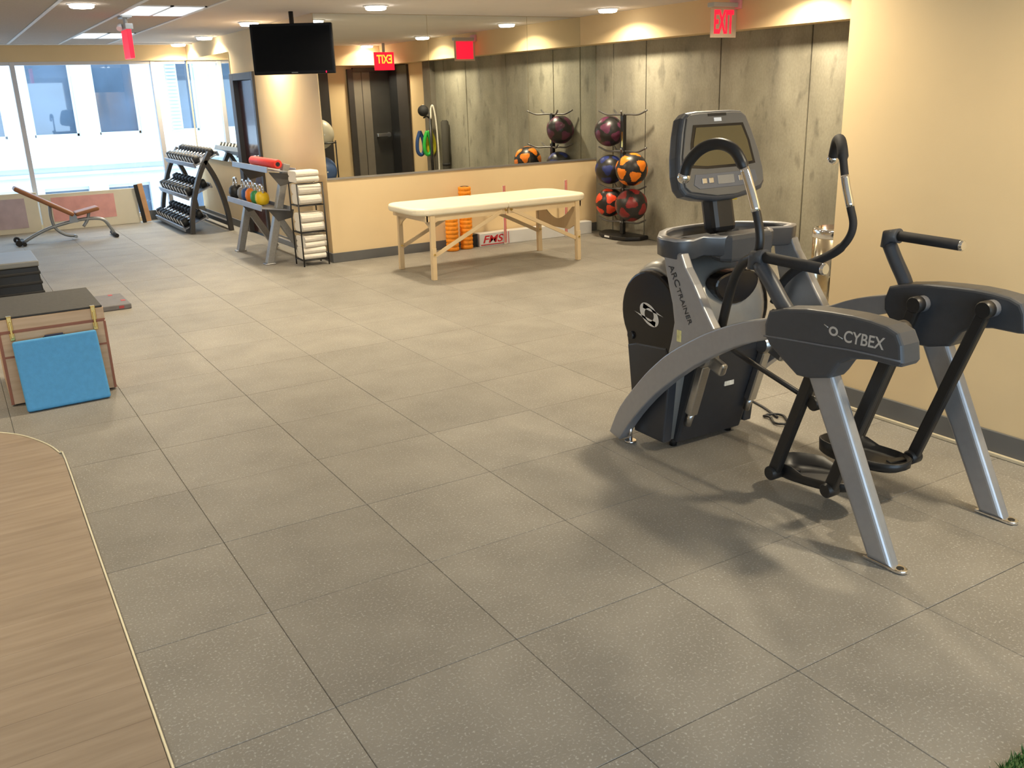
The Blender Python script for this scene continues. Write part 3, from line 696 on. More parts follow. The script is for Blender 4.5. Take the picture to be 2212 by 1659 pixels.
# ------------------------------------------------------------------ foam rollers, screening kit
orange = mat('orange foam', (.85, .27, .008), .6, var=.12, scale=40)
def roller(x, y, h, lab):
    t = thing('foam_roller', lab, 'foam roller', (x, y, 0), 'orange foam rollers')
    prof = [(.055, .0)]
    n = int(h/.045)
    for k in range(n):
        z = h*k/n; d = h/n; prof += [(.066, z+.003), (.071, z+.010), (.071, z+d-.010), (.066, z+d-.003)]
    prof += [(.055, h)]
    obj('grip_sleeve', lathe(newbm(), prof, (x, y, 0), 22), orange, t)
    obj('core_tube', lathe(newbm(), [(.050, .0005), (.050, h+.002), (.040, h+.004), (.002, h-.01)], (x, y, 0), 16), rubber, t)
roller(4.00, 6.83, .365, 'short orange ribbed foam roller standing under the massage table')
roller(4.195, 6.86, .685, 'tall orange ribbed foam roller standing behind the massage table')
blk = thing('small_black_block', 'small black block on the floor right of the tall orange roller', 'block', (4.315, 6.93, 0))
obj('body', bx(newbm(), 4.285, 4.345, 6.88, 6.97, 0, .13, .004), rubber, blk); obj('cap', bx(newbm(), 4.283, 4.347, 6.878, 6.972, .13, .145, .003), black_m, blk)
kit = thing('screening_kit', 'long white box with red FMS lettering on the floor against the wall', 'box', (5.13, 6.90, 0))
wk = mat('white laminate', (.66, .65, .63), .4, var=.03); rk = mat('red print', (.55, .02, .03), .5, var=.05)
obj('board', bx(newbm(), 4.36, 5.92, 6.845, 6.975, .0, .145, .004), wk, kit)
obj('lettering', text_fit('FMS', (4.40, 6.8445, .035), (1, 0, 0), (0, 0, 1), .27, .085, .001, .25, .02), rk, kit)['label'] = 'red FMS lettering'
obj('red_stripe', bx(newbm(), 4.37, 4.70, 6.8435, 6.846, .012, .022), rk, kit)
obj('end_line', bx(newbm(), 4.735, 4.742, 6.8435, 6.846, .005, .14), rk, kit)
def dowel(x, z1, lab):
    t = thing('measuring_stick', lab, 'stick', (x, 6.835, 0), 'red and white measuring sticks')
    obj('stick', bx(newbm(), x-.013, x+.013, 6.822, 6.842, 0, z1, .003), mat('white stick', (.70, .62, .52), .5), t)
    for dx in (-.009, .009): obj('red_line', bx(newbm(), x+dx-.004, x+dx+.004, 6.8195, 6.8225, .02, z1), rk, t)
dowel(4.683, .66, 'red and white upright stick beside the FMS lettering')
dowel(5.53, .66, 'red and white upright stick near the medicine ball rack')

# ------------------------------------------------------------------ medicine ball rack
BX, BY = 5.945, 6.275
dksteel = mat('dark steel', (.16, .155, .15), .4, metal=.6, var=.05)
rk_ = thing('medicine_ball_rack', 'black medicine ball rack standing against the concrete wall', 'ball rack', (BX, BY, 0))
obj('base', prism(newbm(), [(6.085, 5.98), (6.085, 6.66), (6.0, 6.70), (5.86, 6.62), (5.79, 6.48), (5.77, 6.25), (5.81, 6.05), (5.95, 5.96)], 0, .05, 'z', .015, 3), black_m, rk_)
obj('base_label', bx(newbm(), 5.775, 5.785, 6.30, 6.40, .018, .038), whitep, rk_)
obj('post', bx(newbm(), BX-.022, BX+.022, BY-.03, BY+.03, .05, 1.39, .006), blackmetal, rk_)
obj('post_label', bx(newbm(), BX-.024, BX-.020, BY-.022, BY+.006, 1.03, 1.20), gold, rk_)
for z in (1.385, .985, .565, .190):
    for dx, dy in ((-.12, .30), (.10, .30), (-.22, -.24), (.06, -.34)):
        b_ = newbm(); p = Vector((BX, BY, z)); d = Vector((dx, dy, 0)); tube(b_, smooth_path([p, p+d*.3, p+d*.65+Vector((0, 0, .0)), p+d+Vector((0, 0, .045))], 4), .010, 8); obj('support_arm', b_, dksteel, rk_)
def medball(c, r, col, lab, rot):
    t = thing('medicine_ball', lab, 'medicine ball', c, 'medicine balls on the rack')
    b_ = newbm(); ball(b_, c, r, 36)
    nm = 'medicine ball '+lab[:18]
    dark = mat('dark ball rubber', (.018, .016, .016), .38, var=.15, scale=20); colr = mat(nm, col, .38, var=.08, scale=20)
    obj('body', b_, dark, t)
    # coloured pads: spherical patches proud of the black body
    rnd = random.Random(rot); G = []
    ph = PI*(3-math.sqrt(5))
    Rm = Matrix.Rotation(rot, 3, 'Z') @ Matrix.Rotation(rot*.7, 3, 'X')
    for k in range(14):
        z_ = 1-2*(k+.5)/14; rr = math.sqrt(1-z_*z_); G.append(Rm @ Vector((rr*math.cos(ph*k), rr*math.sin(ph*k), z_)))
    for g in G:
        u, v = frame_of(g); pb = newbm(); ring0 = []; ring1 = []
        pr = [.36*(1+.22*math.cos(3*2*PI*k/18+rot)) for k in range(18)]
        cen = pb.verts.new(Vector(c)+g*(r*1.022))
        mid = [pb.verts.new(Vector(c)+(g*math.cos(a*.55)+(u*math.cos(2*PI*k/18)+v*math.sin(2*PI*k/18))*math.sin(a*.55))*r*1.018) for k, a in enumerate(pr)]
        outr = [pb.verts.new(Vector(c)+(g*math.cos(a)+(u*math.cos(2*PI*k/18)+v*math.sin(2*PI*k/18))*math.sin(a))*r*.998) for k, a in enumerate(pr)]
        for k in range(18):
            pb.faces.new((cen, mid[k], mid[(k+1) % 18])); pb.faces.new((mid[k], outr[k], outr[(k+1) % 18], mid[(k+1) % 18]))
        bmesh.ops.recalc_face_normals(pb, faces=pb.faces)
        obj('pad', pb, colr, t, smooth=True)
medball((5.915, 6.495, 1.200), .168, (.10, .022, .055), 'purple and black medicine ball alone on the top arms', .4)
medball((5.905, 6.475, .775), .165, (.018, .03, .15), 'blue and black medicine ball, middle left of the rack', 1.3)
medball((5.790, 5.925, .812), .176, (.85, .22, .01), 'orange and black medicine ball, middle right of the rack', 2.1)
medball((5.905, 6.475, .400), .165, (.72, .06, .015), 'bright red and black medicine ball, lower left of the rack', 3.0)
medball((5.790, 5.925, .425), .178, (.22, .018, .018), 'dark red and black medicine ball, lower right of the rack', 4.4)

# ------------------------------------------------------------------ waste bin
wx, wy = 4.26, 1.86
wbn = thing('waste_bin', 'tall shiny metal waste bin half hidden by the cream wall', 'bin', (wx, wy, 0))
obj('body', lathe(newbm(), [(.14, .0), (.148, .01), (.148, .70), (.14, .705), (.13, .706), (.128, .02)], (wx, wy, 0), 40), mat('polished warm steel', (.78, .68, .50), .14, metal=1, var=.03), wbn)
obj('rim', lathe(newbm(), [(.150, .695), (.153, .70), (.153, .745), (.148, .755), (.12, .757), (.118, .72)], (wx, wy, 0), 40), chrome, wbn)
obj('base_ring', lathe(newbm(), [(.10, .0005), (.152, .0005), (.152, .02), (.149, .022)], (wx, wy, 0), 40), rubber, wbn)

# ------------------------------------------------------------------ television on ceiling pole
tvm = mat('television black', (.004, .004, .005), .4, var=.1, spec=.15)
tv = thing('wall_television', 'black flat television hung below the ceiling at the wall corner', 'television', (2.38, 6.82, 2.10))
ang = math.radians(-27); U = Vector((math.cos(ang), math.sin(ang), 0)); Nn = Vector((U.y, -U.x, 0)); CT = Vector((2.376, 6.80, 2.116))
def tvb(u0, u1, v0, v1, n0, n1, bev=0):
    b_ = newbm(); bx(b_, u0, u1, n0, n1, v0, v1, bev)
    for v in b_.verts: v.co = CT+U*v.co.x-Nn*0-(-Nn)*(-v.co.y)*-1+Vector((0, 0, v.co.z)) if False else CT+U*v.co.x+Nn*(-v.co.y)+Vector((0, 0, v.co.z))
    return b_
obj('housing', tvb(-.385, .385, -.228, .228, .0, .07, .008), tvm, tv)
obj('screen', tvb(-.362, .362, -.198, .205, -.002, .001), mat('screen off', (.0025, .0025, .003), .5, spec=.08), tv)
obj('power_light', tvb(.295, .303, -.222, -.205, -.003, .001), mat('red led', (.6, 0, .02), .4, emit=(1, 0, .05), estr=2), tv)
obj('logo_strip', tvb(-.03, .03, -.219, -.208, -.0025, .001), mat('grey logo print', (.08, .08, .08), .4), tv)
pl = newbm(); c_ = CT+Nn*-.10; cyl(pl, (c_.x, c_.y, 2.0), (c_.x, c_.y, ZC), .022); obj('ceiling_pole', pl, blackmetal, tv)
obj('mount_plate', tvb(-.10, .10, -.10, .10, .07, .10), blackmetal, tv)

# ------------------------------------------------------------------ exit signs
ex = thing('exit_sign', 'red EXIT sign jutting from the cream soffit over the concrete wall', 'exit sign', (5.71, 4.50, 2.30))
hz_ = mat('grey sign housing', (.45, .44, .42), .4)
obj('housing', bx(newbm(), 5.545, 5.869, 4.455, 4.545, 2.345, 2.385, .006), hz_, ex)
obj('side_mount', bx(newbm(), 5.842, 5.8695, 4.43, 4.57, 2.33, 2.42, .004), mat('pink lit plastic', (.8, .35, .4), .5), ex)
obj('acrylic_panel', bx(newbm(), 5.55, 5.868, 4.498, 4.504, 2.085, 2.346), mat('pale acrylic', (.62, .50, .38), .3, var=.02), ex)
obj('letters', text_fit('EXIT', (5.592, 4.496, 2.118), (1, 0, 0), (0, 0, 1), .240, .205, .003, 0, .03), redlet, ex)['label'] = 'red EXIT letters'
obj('back_panel', bx(newbm(), 5.58, 5.84, 4.506, 4.510, 2.11, 2.335), redlet, ex)
# the edge-on sign on the left
ex2 = thing('exit_sign', 'red exit sign seen edge-on hanging from the acoustic ceiling at left', 'exit sign', (1.03, 7.5, 2.3))
obj('stem', cyl(newbm(), (1.03, 7.5, ZC), (1.03, 7.5, 2.36), .02), hz_, ex2)
obj('canopy', bx(newbm(), .985, 1.075, 7.38, 7.62, ZC-.03, ZC, .006), hz_, ex2)
obj('housing', bx(newbm(), .995, 1.065, 7.34, 7.66, 2.32, 2.37, .006), hz_, ex2)
obj('sign_panel', bx(newbm(), 1.005, 1.045, 7.35, 7.65, 2.07, 2.32, .004), redlet, ex2)
sl = newbm(); cyl(sl, (.975, 7.5, 2.36), (.96, 7.46, 2.33), .025); obj('lamp_head', sl, whitep, ex2)
# the sign over the exit door, visible in the mirror
ex3 = thing('exit_sign', 'red exit sign before the exit door seen reversed in the mirror', 'exit sign', (5.62, 2.0, 2.2))
obj('sign_panel', bx(newbm(), 5.45, 5.79, 1.985, 2.01, 2.05, 2.32, .004), redlet, ex3)
obj('letters', text_fit('EXIT', (5.75, 2.012, 2.15), (-1, 0, 0), (0, 0, 1), .26, .13, .003, 0, .02), mat('amber letters', (.9, .5, .05), .4, emit=(1, .55, .05), estr=1.6), ex3)
obj('stem', bx(newbm(), 5.60, 5.64, 1.985, 2.01, 2.32, ZC), hz_, ex3)

# ------------------------------------------------------------------ things seen only in the mirror
st_ = thing('accessory_stand', 'slim dark stand with a black ball and coloured bands seen in the mirror', 'stand', (5.90, 2.95, 0))
obj('base', lathe(newbm(), [(.01, 0), (.16, 0), (.16, .015), (.03, .03)], (5.90, 2.95, 0), 20), blackmetal, st_)
obj('pole', cyl(newbm(), (5.90, 2.95, .02), (5.90, 2.95, 1.40), .022), blackmetal, st_)
obj('hook', tube(newbm(), smooth_path([(5.90, 2.95, 1.30), (5.84, 2.96, 1.34), (5.78, 2.97, 1.32)], 4), .012, 8), blackmetal, st_)
sb = thing('slam_ball', 'small black ball on the slim stand seen in the mirror', 'ball', (5.79, 2.95, 1.33)); obj('body', ball(newbm(), (5.79, 2.95, 1.425), .085), rubber, sb); obj('valve', cyl(newbm(), (5.79, 2.95, 1.508), (5.79, 2.95, 1.514), .012), whitep, sb)
for col, x, lab, nm in (((.03, .42, .05), 5.87, 'green resistance band', 'green latex'), ((.62, .55, .02), 5.97, 'yellow resistance band', 'yellow latex'), ((.02, .06, .20), 5.785, 'dark blue resistance band', 'blue latex')):
    yb_ = 2.88 if 'green' in lab else 2.80
    b_ = newbm(); tube(b_, smooth_path([(x, yb_, 1.12), (x-.05, yb_, .98), (x-.055, yb_, .82), (x, yb_, .76), (x+.055, yb_, .82), (x+.05, yb_, .98), (x, yb_, 1.12)], 5), .028, 10)
    tag(obj('resistance_band', b_, mat(nm, col, .5, var=.1), None, (x, yb_, .76)), lab+' hanging on the stand seen in the mirror', 'band', 'bands on the accessory stand')
b_ = newbm(); tube(b_, smooth_path([(5.95, 3.02, .05), (5.985, 3.02, .6), (5.97, 3.02, 1.2), (5.93, 3.02, 1.48), (5.89, 3.02, 1.46), (5.88, 3.02, 1.30)], 6), .013, 10)
tag(obj('battle_rope', b_, mat('white rope', (.75, .70, .60), .7, var=.1, scale=60), None, (5.95, 3.02, .05)), 'white rope looped over the slim stand seen in the mirror', 'rope')
bl = thing('exercise_mat', 'dark rolled mat leaning on the concrete wall seen in the mirror', 'mat', (6.03, 3.20, 0))
obj('roll', cyl(newbm(), (6.02, 3.20, .0), (6.02, 3.20, 1.28),   .06, 20, .025), mat('dark mat foam', (.05, .045, .035), .8, var=.1), bl); obj('strap', lathe(newbm(), [(.0605, .60), (.063, .60), (.063, .64), (.0605, .64)], (6.02, 3.20, 0), 20), rubber, bl)
# stability balls against the return wall
sr = thing('ball_stand', 'dark upright ball stand against the return wall in the mirror', 'ball rack', (4.60, 1.55, 0))
struct('trim_5', bx(newbm(), 4.80, 5.00, YR, YR+.05, 0, 2.1, .004), doorframe_m, 'dark vertical strip on the return wall seen in the mirror')
for z in (.372, .952): obj('shelf_ring', lathe(newbm(), [(.20, z), (.262, z+.005), (.262, z+.02), (.20, z+.025)], (4.60, 1.55, 0), 24), blackmetal, sr)
for a in range(3):
    aa = a*2*PI/3+.5; obj('post', cyl(newbm(), (4.60+.25*math.cos(aa), 1.55+.25*math.sin(aa), 0), (4.60+.25*math.cos(aa), 1.55+.25*math.sin(aa), 1.0), .012, 8), blackmetal, sr)
for z, col, lab, nm in ((.52, (.07, .13, .30), 'blue stability ball at the mirror left edge', 'blue vinyl'), (1.10, (.62, .58, .46), 'off-white stability ball at the mirror left edge', 'ivory vinyl')):
    t = thing('stability_ball', lab, 'ball', (4.60, 1.55, z-.23), 'stability balls'); obj('body', ball(newbm(), (4.60, 1.55, z), .235, 28), mat(nm, col, .4, var=.03), t); obj('plug', cyl(newbm(), (4.60, 1.55+.233, z), (4.60, 1.55+.238, z), .012, 10), whitep, t)
# ------------------------------------------------------------------ dumbbell rack along the side wall
dr = thing('dumbbell_rack', 'three-tier dark steel dumbbell rack with curved A-frame ends', 'weight rack', (2.25, 11.3, 0))
bronze = mat('bronze grey powder coat', (.075, .066, .058), .42, metal=.3, var=.06)
shelfm = mat('grey shelf steel', (.30, .31, .34), .4, metal=.4, var=.05)
for ya in (10.38, 12.22):
    fr = newbm()
    def curved(pts, wd):
        P = smooth_path(pts, 5)
        for a, b in zip(P, P[1:]): beam(fr, a, b+(b-a).normalized()*.01, .055, wd, .004)
    fr = newbm(); curved([(1.99, ya, 0), (2.02, ya, .25), (2.09, ya, .52), (2.19, ya, .78), (2.33, ya, 1.02)], .09)
    lgF = obj('front_leg', fr, bronze, dr)
    fr = newbm(); curved([(2.50, ya, 0), (2.48, ya, .25), (2.43, ya, .50), (2.36, ya, .72), (2.26, ya, .92)], .09)
    obj('rear_leg', fr, bronze, dr)
tiers = ((2.30, .935), (2.16, .530), (2.06, .130))
tl = math.radians(24)
for tx, tz in tiers:
    sh = newbm(); bx(sh, -.17, .17, 10.42, 12.18, -.012, .0, .002); bx(sh, -.185, -.165, 10.42, 12.18, -.03, .035, .003); bx(sh, .16, .18, 10.42, 12.18, -.03, .035, .003)
    Mx = Matrix.Translation((tx, 0, tz)) @ Matrix.Rotation(-tl, 4, 'Y')
    bmesh.ops.transform(sh, matrix=Mx, verts=sh.verts); obj('shelf', sh, shelfm, dr)
obj('rear_stretcher', bx(newbm(), 2.47, 2.52, 10.40, 12.20, .06, .12, .004), bronze, dr)
hdm = mat('dumbbell urethane', (.010, .010, .011), .55, var=.15, scale=30); face_m = mat('worn steel plate', (.62, .58, .52), .4, metal=.2, var=.08)
ordn = ['first', 'second', 'third', 'fourth', 'fifth', 'sixth', 'seventh', 'eighth', 'ninth', 'tenth', 'eleventh', 'twelfth']
def dumbbell(lab, R_, half):
    t = thing('dumbbell', lab, 'dumbbell', (0, 0, 0), 'dumbbells on the rack')
    obj('handle', lathe(newbm(), [(.010, -half), (.016, -half+.002), (.019, 0), (.016, half-.002), (.010, half)], (0, 0, 0), 10, 'x'), chrome, t, local=True)
    for s_ in (-1, 1):
        h0, h1 = s_*half, s_*(half+.085)
        hd_ = obj('head', lathe(newbm(), [(R_*.7, h0), (R_, h0+s_*.008), (R_, h1-s_*.010), (R_*.82, h1)], (0, 0, 0), 14, 'x'), hdm, t, local=True)
        obj('end_plate', lathe(newbm(), [(R_*.80, h1-s_*.003), (R_*.80, h1+s_*.004), (R_*.6, h1+s_*.005)], (0, 0, 0), 14, 'x'), face_m, hd_, local=True)
    return t
NT = (10, 9, 9)
for ti, (tx, tz) in enumerate(tiers):
    proto = None; n = NT[ti]; R_ = (.050, .055, .060)[ti]
    for k in range(n):
        y = 10.52+k*(1.56/(n-1)); lab = 'black dumbbell, %s from the front on the %s tier of the rack' % (ordn[k], ('top', 'middle', 'bottom')[ti])
        off = Vector((-math.sin(tl), 0, math.cos(tl)))*(R_+.003)
        loc = (tx+off.x, y, tz+off.z)
        if proto is None:
            proto = dumbbell(lab, R_, .062); proto.location = loc; proto.rotation_euler = (0, -tl, 0)
        else: dup(proto, loc, lab)

# ------------------------------------------------------------------ kettlebell rack
kr = thing('kettlebell_rack', 'silver two-shelf kettlebell rack with slanted square legs', 'weight rack', (2.25, 7.95, 0))
ksteel = mat('hammered silver paint', (.30, .29, .27), .35, metal=.5, var=.08, scale=60)
for ya in (7.40, 8.50):
    b_ = newbm(); beam(b_, (2.10, ya, 0.005), (2.385, ya, 1.02), .075, .085, .006); lg = obj('front_leg', b_, ksteel, kr)
    b_ = newbm(); beam(b_, (2.245, ya, .48), (2.52, ya, .005), .07, .07, .006); obj('rear_leg', b_, ksteel, kr)
    obj('foot_pad', bx(newbm(), 2.045, 2.155, ya-.055, ya+.055, 0, .012, .003), steel, lg)
    for x0_, z0_ in ((2.21, .86), (2.15, .50)):
        obj('shelf_bracket', prism(newbm(), [(x0_-.03, z0_+.09), (x0_+.26, z0_+.05), (x0_+.24, z0_-.03), (x0_+.08, z0_-.06)], ya-.045, ya-.037, 'y'), mat('dark bracket', (.10, .095, .09), .4, metal=.3), kr)
obj('rear_stretcher', bx(newbm(), 2.46, 2.50, 7.43, 8.47, .10, .16, .004), ksteel, kr)
for x0_, z0_ in ((2.17, .955), (2.07, .575)):
    sh = newbm(); Mx = Matrix.Translation((x0_+.13, 0, z0_)) @ Matrix.Rotation(math.radians(8), 4, 'Y')
    bx(sh, -.15, .15, 7.30, 8.60, -.008, .004, .002); bx(sh, -.155, -.143, 7.30, 8.60, -.03, .03, .003); bx(sh, .143, .155, 7.30, 8.60, -.01, .04, .003)
    bmesh.ops.transform(sh, matrix=Mx, verts=sh.verts); obj('shelf', sh, shelfm, kr)
rr = thing('foam_roller', 'red foam roller lying on top of the kettlebell rack', 'foam roller', (2.32, 7.6, .97))
redf = mat('red foam', (.72, .035, .02), .6, var=.06, scale=30)
obj('body', cyl(newbm(), (2.245, 7.22, 1.032), (2.245, 8.10, 1.032), .048, 24, .008), redf, rr)
for y_ in (7.218, 8.102): obj('end_core', cyl(newbm(), (2.245, y_-.002, 1.032), (2.245, y_+.002, 1.032), .022, 14), black_m, rr)
def kettlebell(y, col, nm, lab, s=1.):
    t = thing('kettlebell', lab, 'kettlebell', (2.17, y, .575), 'kettlebells on the silver rack'); x = 2.175 if y < 8.45 else 2.135; zb = .594 if y < 8.45 else .600
    b_ = newbm(); lathe(b_, [(.045*s, zb), (.066*s, zb+.012), (.082*s, zb+.06*s), (.074*s, zb+.115*s), (.05*s, zb+.145*s), (.03*s, zb+.15*s)], (x, y, 0), 22)
    obj('bell', b_, mat(nm, col, .45, var=.06), t)
    h = newbm(); tube(h, smooth_path([(x, y-.045*s, zb+.13*s), (x, y-.058*s, zb+.18*s), (x, y-.035*s, zb+.222*s), (x, y+.035*s, zb+.222*s), (x, y+.058*s, zb+.18*s), (x, y+.045*s, zb+.13*s)], 4), .013, 10); obj('handle', h, chrome, t)
for y, col, nm, lab, s in ((7.66, (.80, .52, .01), 'yellow vinyl', 'yellow kettlebell with chrome handle nearest on the silver rack', .92), (7.84, (.05, .28, .08), 'green vinyl', 'green kettlebell between the yellow and orange ones', .92), (8.01, (.85, .22, .01), 'orange vinyl', 'orange kettlebell in the middle of the silver rack', 1.), (8.18, (.03, .09, .26), 'royal blue vinyl', 'blue kettlebell behind the orange one', .95), (8.34, (.30, .28, .26), 'grey vinyl', 'grey kettlebell between the blue and black ones', .95)):
    kettlebell(y, col, nm, lab, s)
kettlebell(8.52, (.015, .015, .016), 'black vinyl', 'black kettlebell at the far end of the silver rack', 1.)

# ------------------------------------------------------------------ towel rack
tx0, tx1, ty0, ty1 = 2.335, 2.605, 6.965, 7.215
tw = thing('towel_rack', 'black wire towel rack at the corner of the cream wall', 'towel rack', ((tx0+tx1)/2, (ty0+ty1)/2, 0))
for x in (tx0, tx1):
    for y in (ty0, ty1): obj('leg', cyl(newbm(), (x, y, 0), (x, y, .845), .0075, 10), blackmetal, tw)
for z in (.06, .345, .62):
    s_ = newbm()
    for a, b in (((tx0, ty0), (tx1, ty0)), ((tx1, ty0), (tx1, ty1)), ((tx1, ty1), (tx0, ty1)), ((tx0, ty1), (tx0, ty0))): tube(s_, [(*a, z), (*b, z)], .005, 8)
    for k in range(1, 7): y = ty0+(ty1-ty0)*k/7; tube(s_, [(tx0, y, z), (tx1, y, z)], .003, 6)
    obj('wire_shelf', s_, blackmetal, tw)
s_ = newbm(); tube(s_, [(tx0, ty0, .842), (tx1, ty0, .842)], .005, 8); tube(s_, [(tx0, ty1, .842), (tx1, ty1, .842)], .005, 8); obj('top_rail', s_, blackmetal, tw)
towm = mat('white terry cloth', (.80, .74, .64), .95, var=.04, scale=60, bump=.4, bscale=220, spec=.05)
def add_towel(z0, h, lab, dx=0, rz=0, lobes=2):
    L_, W_ = .245, .225; hh = h/lobes; P = []
    for k in range(lobes):                       # front bulges from bottom to top
        for j in range(7): a = -PI/2+PI*j/6; P.append((-(W_/2-hh/2)-hh/2*math.cos(a), hh*(k+.5)+hh/2*math.sin(a)))
    for k in reversed(range(lobes)):
        for j in range(7): a = PI/2-PI*j/6; P.append(((W_/2-hh/2)+hh/2*math.cos(a), hh*(k+.5)+hh/2*math.sin(a)))
    Q = [P[0]]
    for p in P[1:]:
        if abs(p[0]-Q[-1][0])+abs(p[1]-Q[-1][1]) > 1e-4: Q.append(p)
    b_ = prism(newbm(), Q, -L_/2, L_/2, 'x', .005, 2)
    o = obj('folded_towel', b_, towm, None, local=True, smooth=False); o.location = ((tx0+tx1)/2+dx, (ty0+ty1)/2, z0); o.rotation_euler.z = rz
    tag(o, lab, 'towel', 'white towels on the wire rack')
add_towel(.627, .205, 'thick folded white towel on the top shelf of the wire rack', .004, .04)
add_towel(.852, .115, 'folded white towel topmost, above the rack top', -.012, .06)
add_towel(.352, .190, 'thick folded white towel on the middle shelf of the wire rack', .004, .05)
add_towel(.067, .120, 'folded white towel at the very bottom of the wire rack', .0, -.03)
add_towel(.188, .120, 'folded white towel just under the middle shelf of the wire rack', .01, .10)

# ------------------------------------------------------------------ bench by the window
YBn = 10.98
bn = thing('exercise_bench', 'adjustable bench with tan pads on a silver curved frame by the window', 'bench', (.55, YBn, 0))
tan = mat('tan leather pad', (.30, .115, .035), .45, var=.08, scale=12); bstl = mat('grey bench tube', (.30, .31, .31), .35, metal=.5, var=.04)
def pad(a, b, wd, th):
    d = (Vector(b)-Vector(a)); L_ = d.length; ang_ = math.atan2(d[1], d[0])
    q = newbm(); bx(q, 0, L_, -wd/2, wd/2, -th/2, th/2, .02, 3)
    bmesh.ops.transform(q, matrix=Matrix.Translation((a[0], YBn, a[1])) @ Matrix.Rotation(-ang_, 4, 'Y'), verts=q.verts); return q
obj('backrest', pad((.03, .705), (.655, .325), .27, .055), tan, bn); obj('seat', pad((.675, .325), (.965, .385), .27, .05), tan, bn)
obj('main_tube', tube(newbm(), smooth_path([(.03, YBn, .025), (.184, YBn, .105), (.374, YBn, .178), (.629, YBn, .233), (.822, YBn, .252), (1.0, YBn, .226), (1.075, YBn, .12), (1.115, YBn, .03)], 5), .022, 10), bstl, bn)
obj('back_support', tube(newbm(), smooth_path([(.403, YBn, .46), (.396, YBn, .303), (.426, YBn, .165), (.525, YBn, .075), (.642, YBn, .045)], 5), .02, 10), bstl, bn)
obj('seat_post', tube(newbm(), smooth_path([(.849, YBn, .335), (.817, YBn, .24), (.756, YBn, .155)], 5), .02, 10), bstl, bn)
obj('hinge_bracket', prism(newbm(), [(.60, .22), (.70, .22), (.69, .32), (.62, .33)], YBn-.04, YBn+.04, 'y'), bstl, bn)
obj('front_foot', cyl(newbm(), (1.115, YBn-.22, .025), (1.115, YBn+.22, .025), .024, 12), rubber, bn)
obj('rear_foot', cyl(newbm(), (.03, YBn-.22, .025), (.03, YBn+.22, .025), .024, 12), rubber, bn)
obj('ladder_end', cyl(newbm(), (.642, YBn-.08, .045), (.642, YBn+.08, .045), .02, 12), bstl, bn)
for s_ in (-1, 1): obj('wheel', cyl(newbm(), (-.03, YBn+s_*.17, .04), (-.03, YBn+s_*.20, .04), .04, 16, .006), rubber, bn)
obj('axle', cyl(newbm(), (-.03, YBn-.19, .04), (-.03, YBn+.19, .04), .01, 8), bstl, bn); obj('axle_arm', tube(newbm(), [(-.03, YBn, .04), (.05, YBn, .035)], .014, 8), bstl, bn)

# ------------------------------------------------------------------ low boards standing at the window
def board(xa, xb, z1, px0, px1, pz0, pz1, pcol, nm, lab):
    t = thing('display_board', lab, 'board', ((xa+xb)/2, 12.2, 0), 'low display boards at the window')
    obj('panel', bx(newbm(), xa, xb, 12.17, 12.20, .0, z1, .004), mat('ivory board', (.72, .66, .52), .6, var=.02), t)
    obj('printed_area', bx(newbm(), px0, px1, 12.166, 12.171, pz0, pz1), mat(nm, pcol, .6, var=.10, scale=7), t)
board(-1.35, .36, .54, -.75, .20, .07, .47, (.48, .38, .40), 'faded grey pink print', 'low ivory board with faded grey-pink print at the left window')
board(.38, 1.66, .50, .53, 1.35, .12, .45, (.72, .36, .33), 'faded pink print', 'low ivory board with pale pink print behind the bench')
lp = thing('leaning_frame', 'dark edged orange frame leaning at the window beside the dumbbells', 'frame', (1.75, 12.15, 0))
b_ = newbm(); bx(b_, -.03, .02, -.02, .02, 0, .55, .004); bmesh.ops.transform(b_, matrix=Matrix.Translation((1.715, 12.13, .002)) @ Matrix.Rotation(math.radians(-6), 4, 'Y'), verts=b_.verts); obj('dark_edge', b_, rubber, lp)
b_ = newbm(); bx(b_, .02, .09, -.015, .015, 0, .55, .004); bmesh.ops.transform(b_, matrix=Matrix.Translation((1.715, 12.13, .008)) @ Matrix.Rotation(math.radians(-6), 4, 'Y'), verts=b_.verts); obj('orange_face', b_, mat('orange ply', (.60, .33, .16), .6, var=.1), lp)

# ------------------------------------------------------------------ boxes on the left
ply = mat('birch plywood', (.50, .33, .19), .55, var=.0, col2=(.60, .41, .25), scale=5, stretch=(1, 1, 9)); plye = mat('red brown edge banding', (.30, .10, .045), .5, var=.1); lidm = mat('black rubber top', (.040, .037, .033), .8, var=.15, scale=60, bump=.2)
pbx = thing('plyo_box', 'wooden plyo box with dark rubber top and brass latches', 'box', (-.29, 4.02, 0))
X0, X1, Y0, Y1 = -.585, -.012, 3.68, 4.36
obj('body', bx(newbm(), X0, X1, Y0, Y1, .008, .428, .003), ply, pbx)
ld_ = obj('lid', bx(newbm(), X0, X1, Y0, Y1, .438, .512, .003), ply, pbx)
obj('rubber_top', bx(newbm(), X0+.004, X1-.004, Y0+.004, Y1-.004, .512, .524, .003), lidm, ld_)
obj('lid_seam', bx(newbm(), X0+.004, X1-.004, Y0+.004, Y1-.004, .426, .440), plye, pbx)
for a, b in ((X0-.002, X0+.014), (X1-.012, X1+.002)): obj('edge_strip', bx(newbm(), a, b, Y0-.002, Y0+.012, .008, .428), plye, pbx)
obj('edge_strip', bx(newbm(), X0, X1, Y0-.0025, Y0+.004, .285, .297), plye, pbx)
obj('edge_strip', bx(newbm(), X0, X1, Y0-.0025, Y0+.004, .436, .446), plye, ld_)
for x in (X0+.05, X1-.05):
    for y in (Y0+.05, Y1-.05): obj('foot', bx(newbm(), x-.03, x+.03, y-.03, y+.03, 0, .009), rubber, pbx)
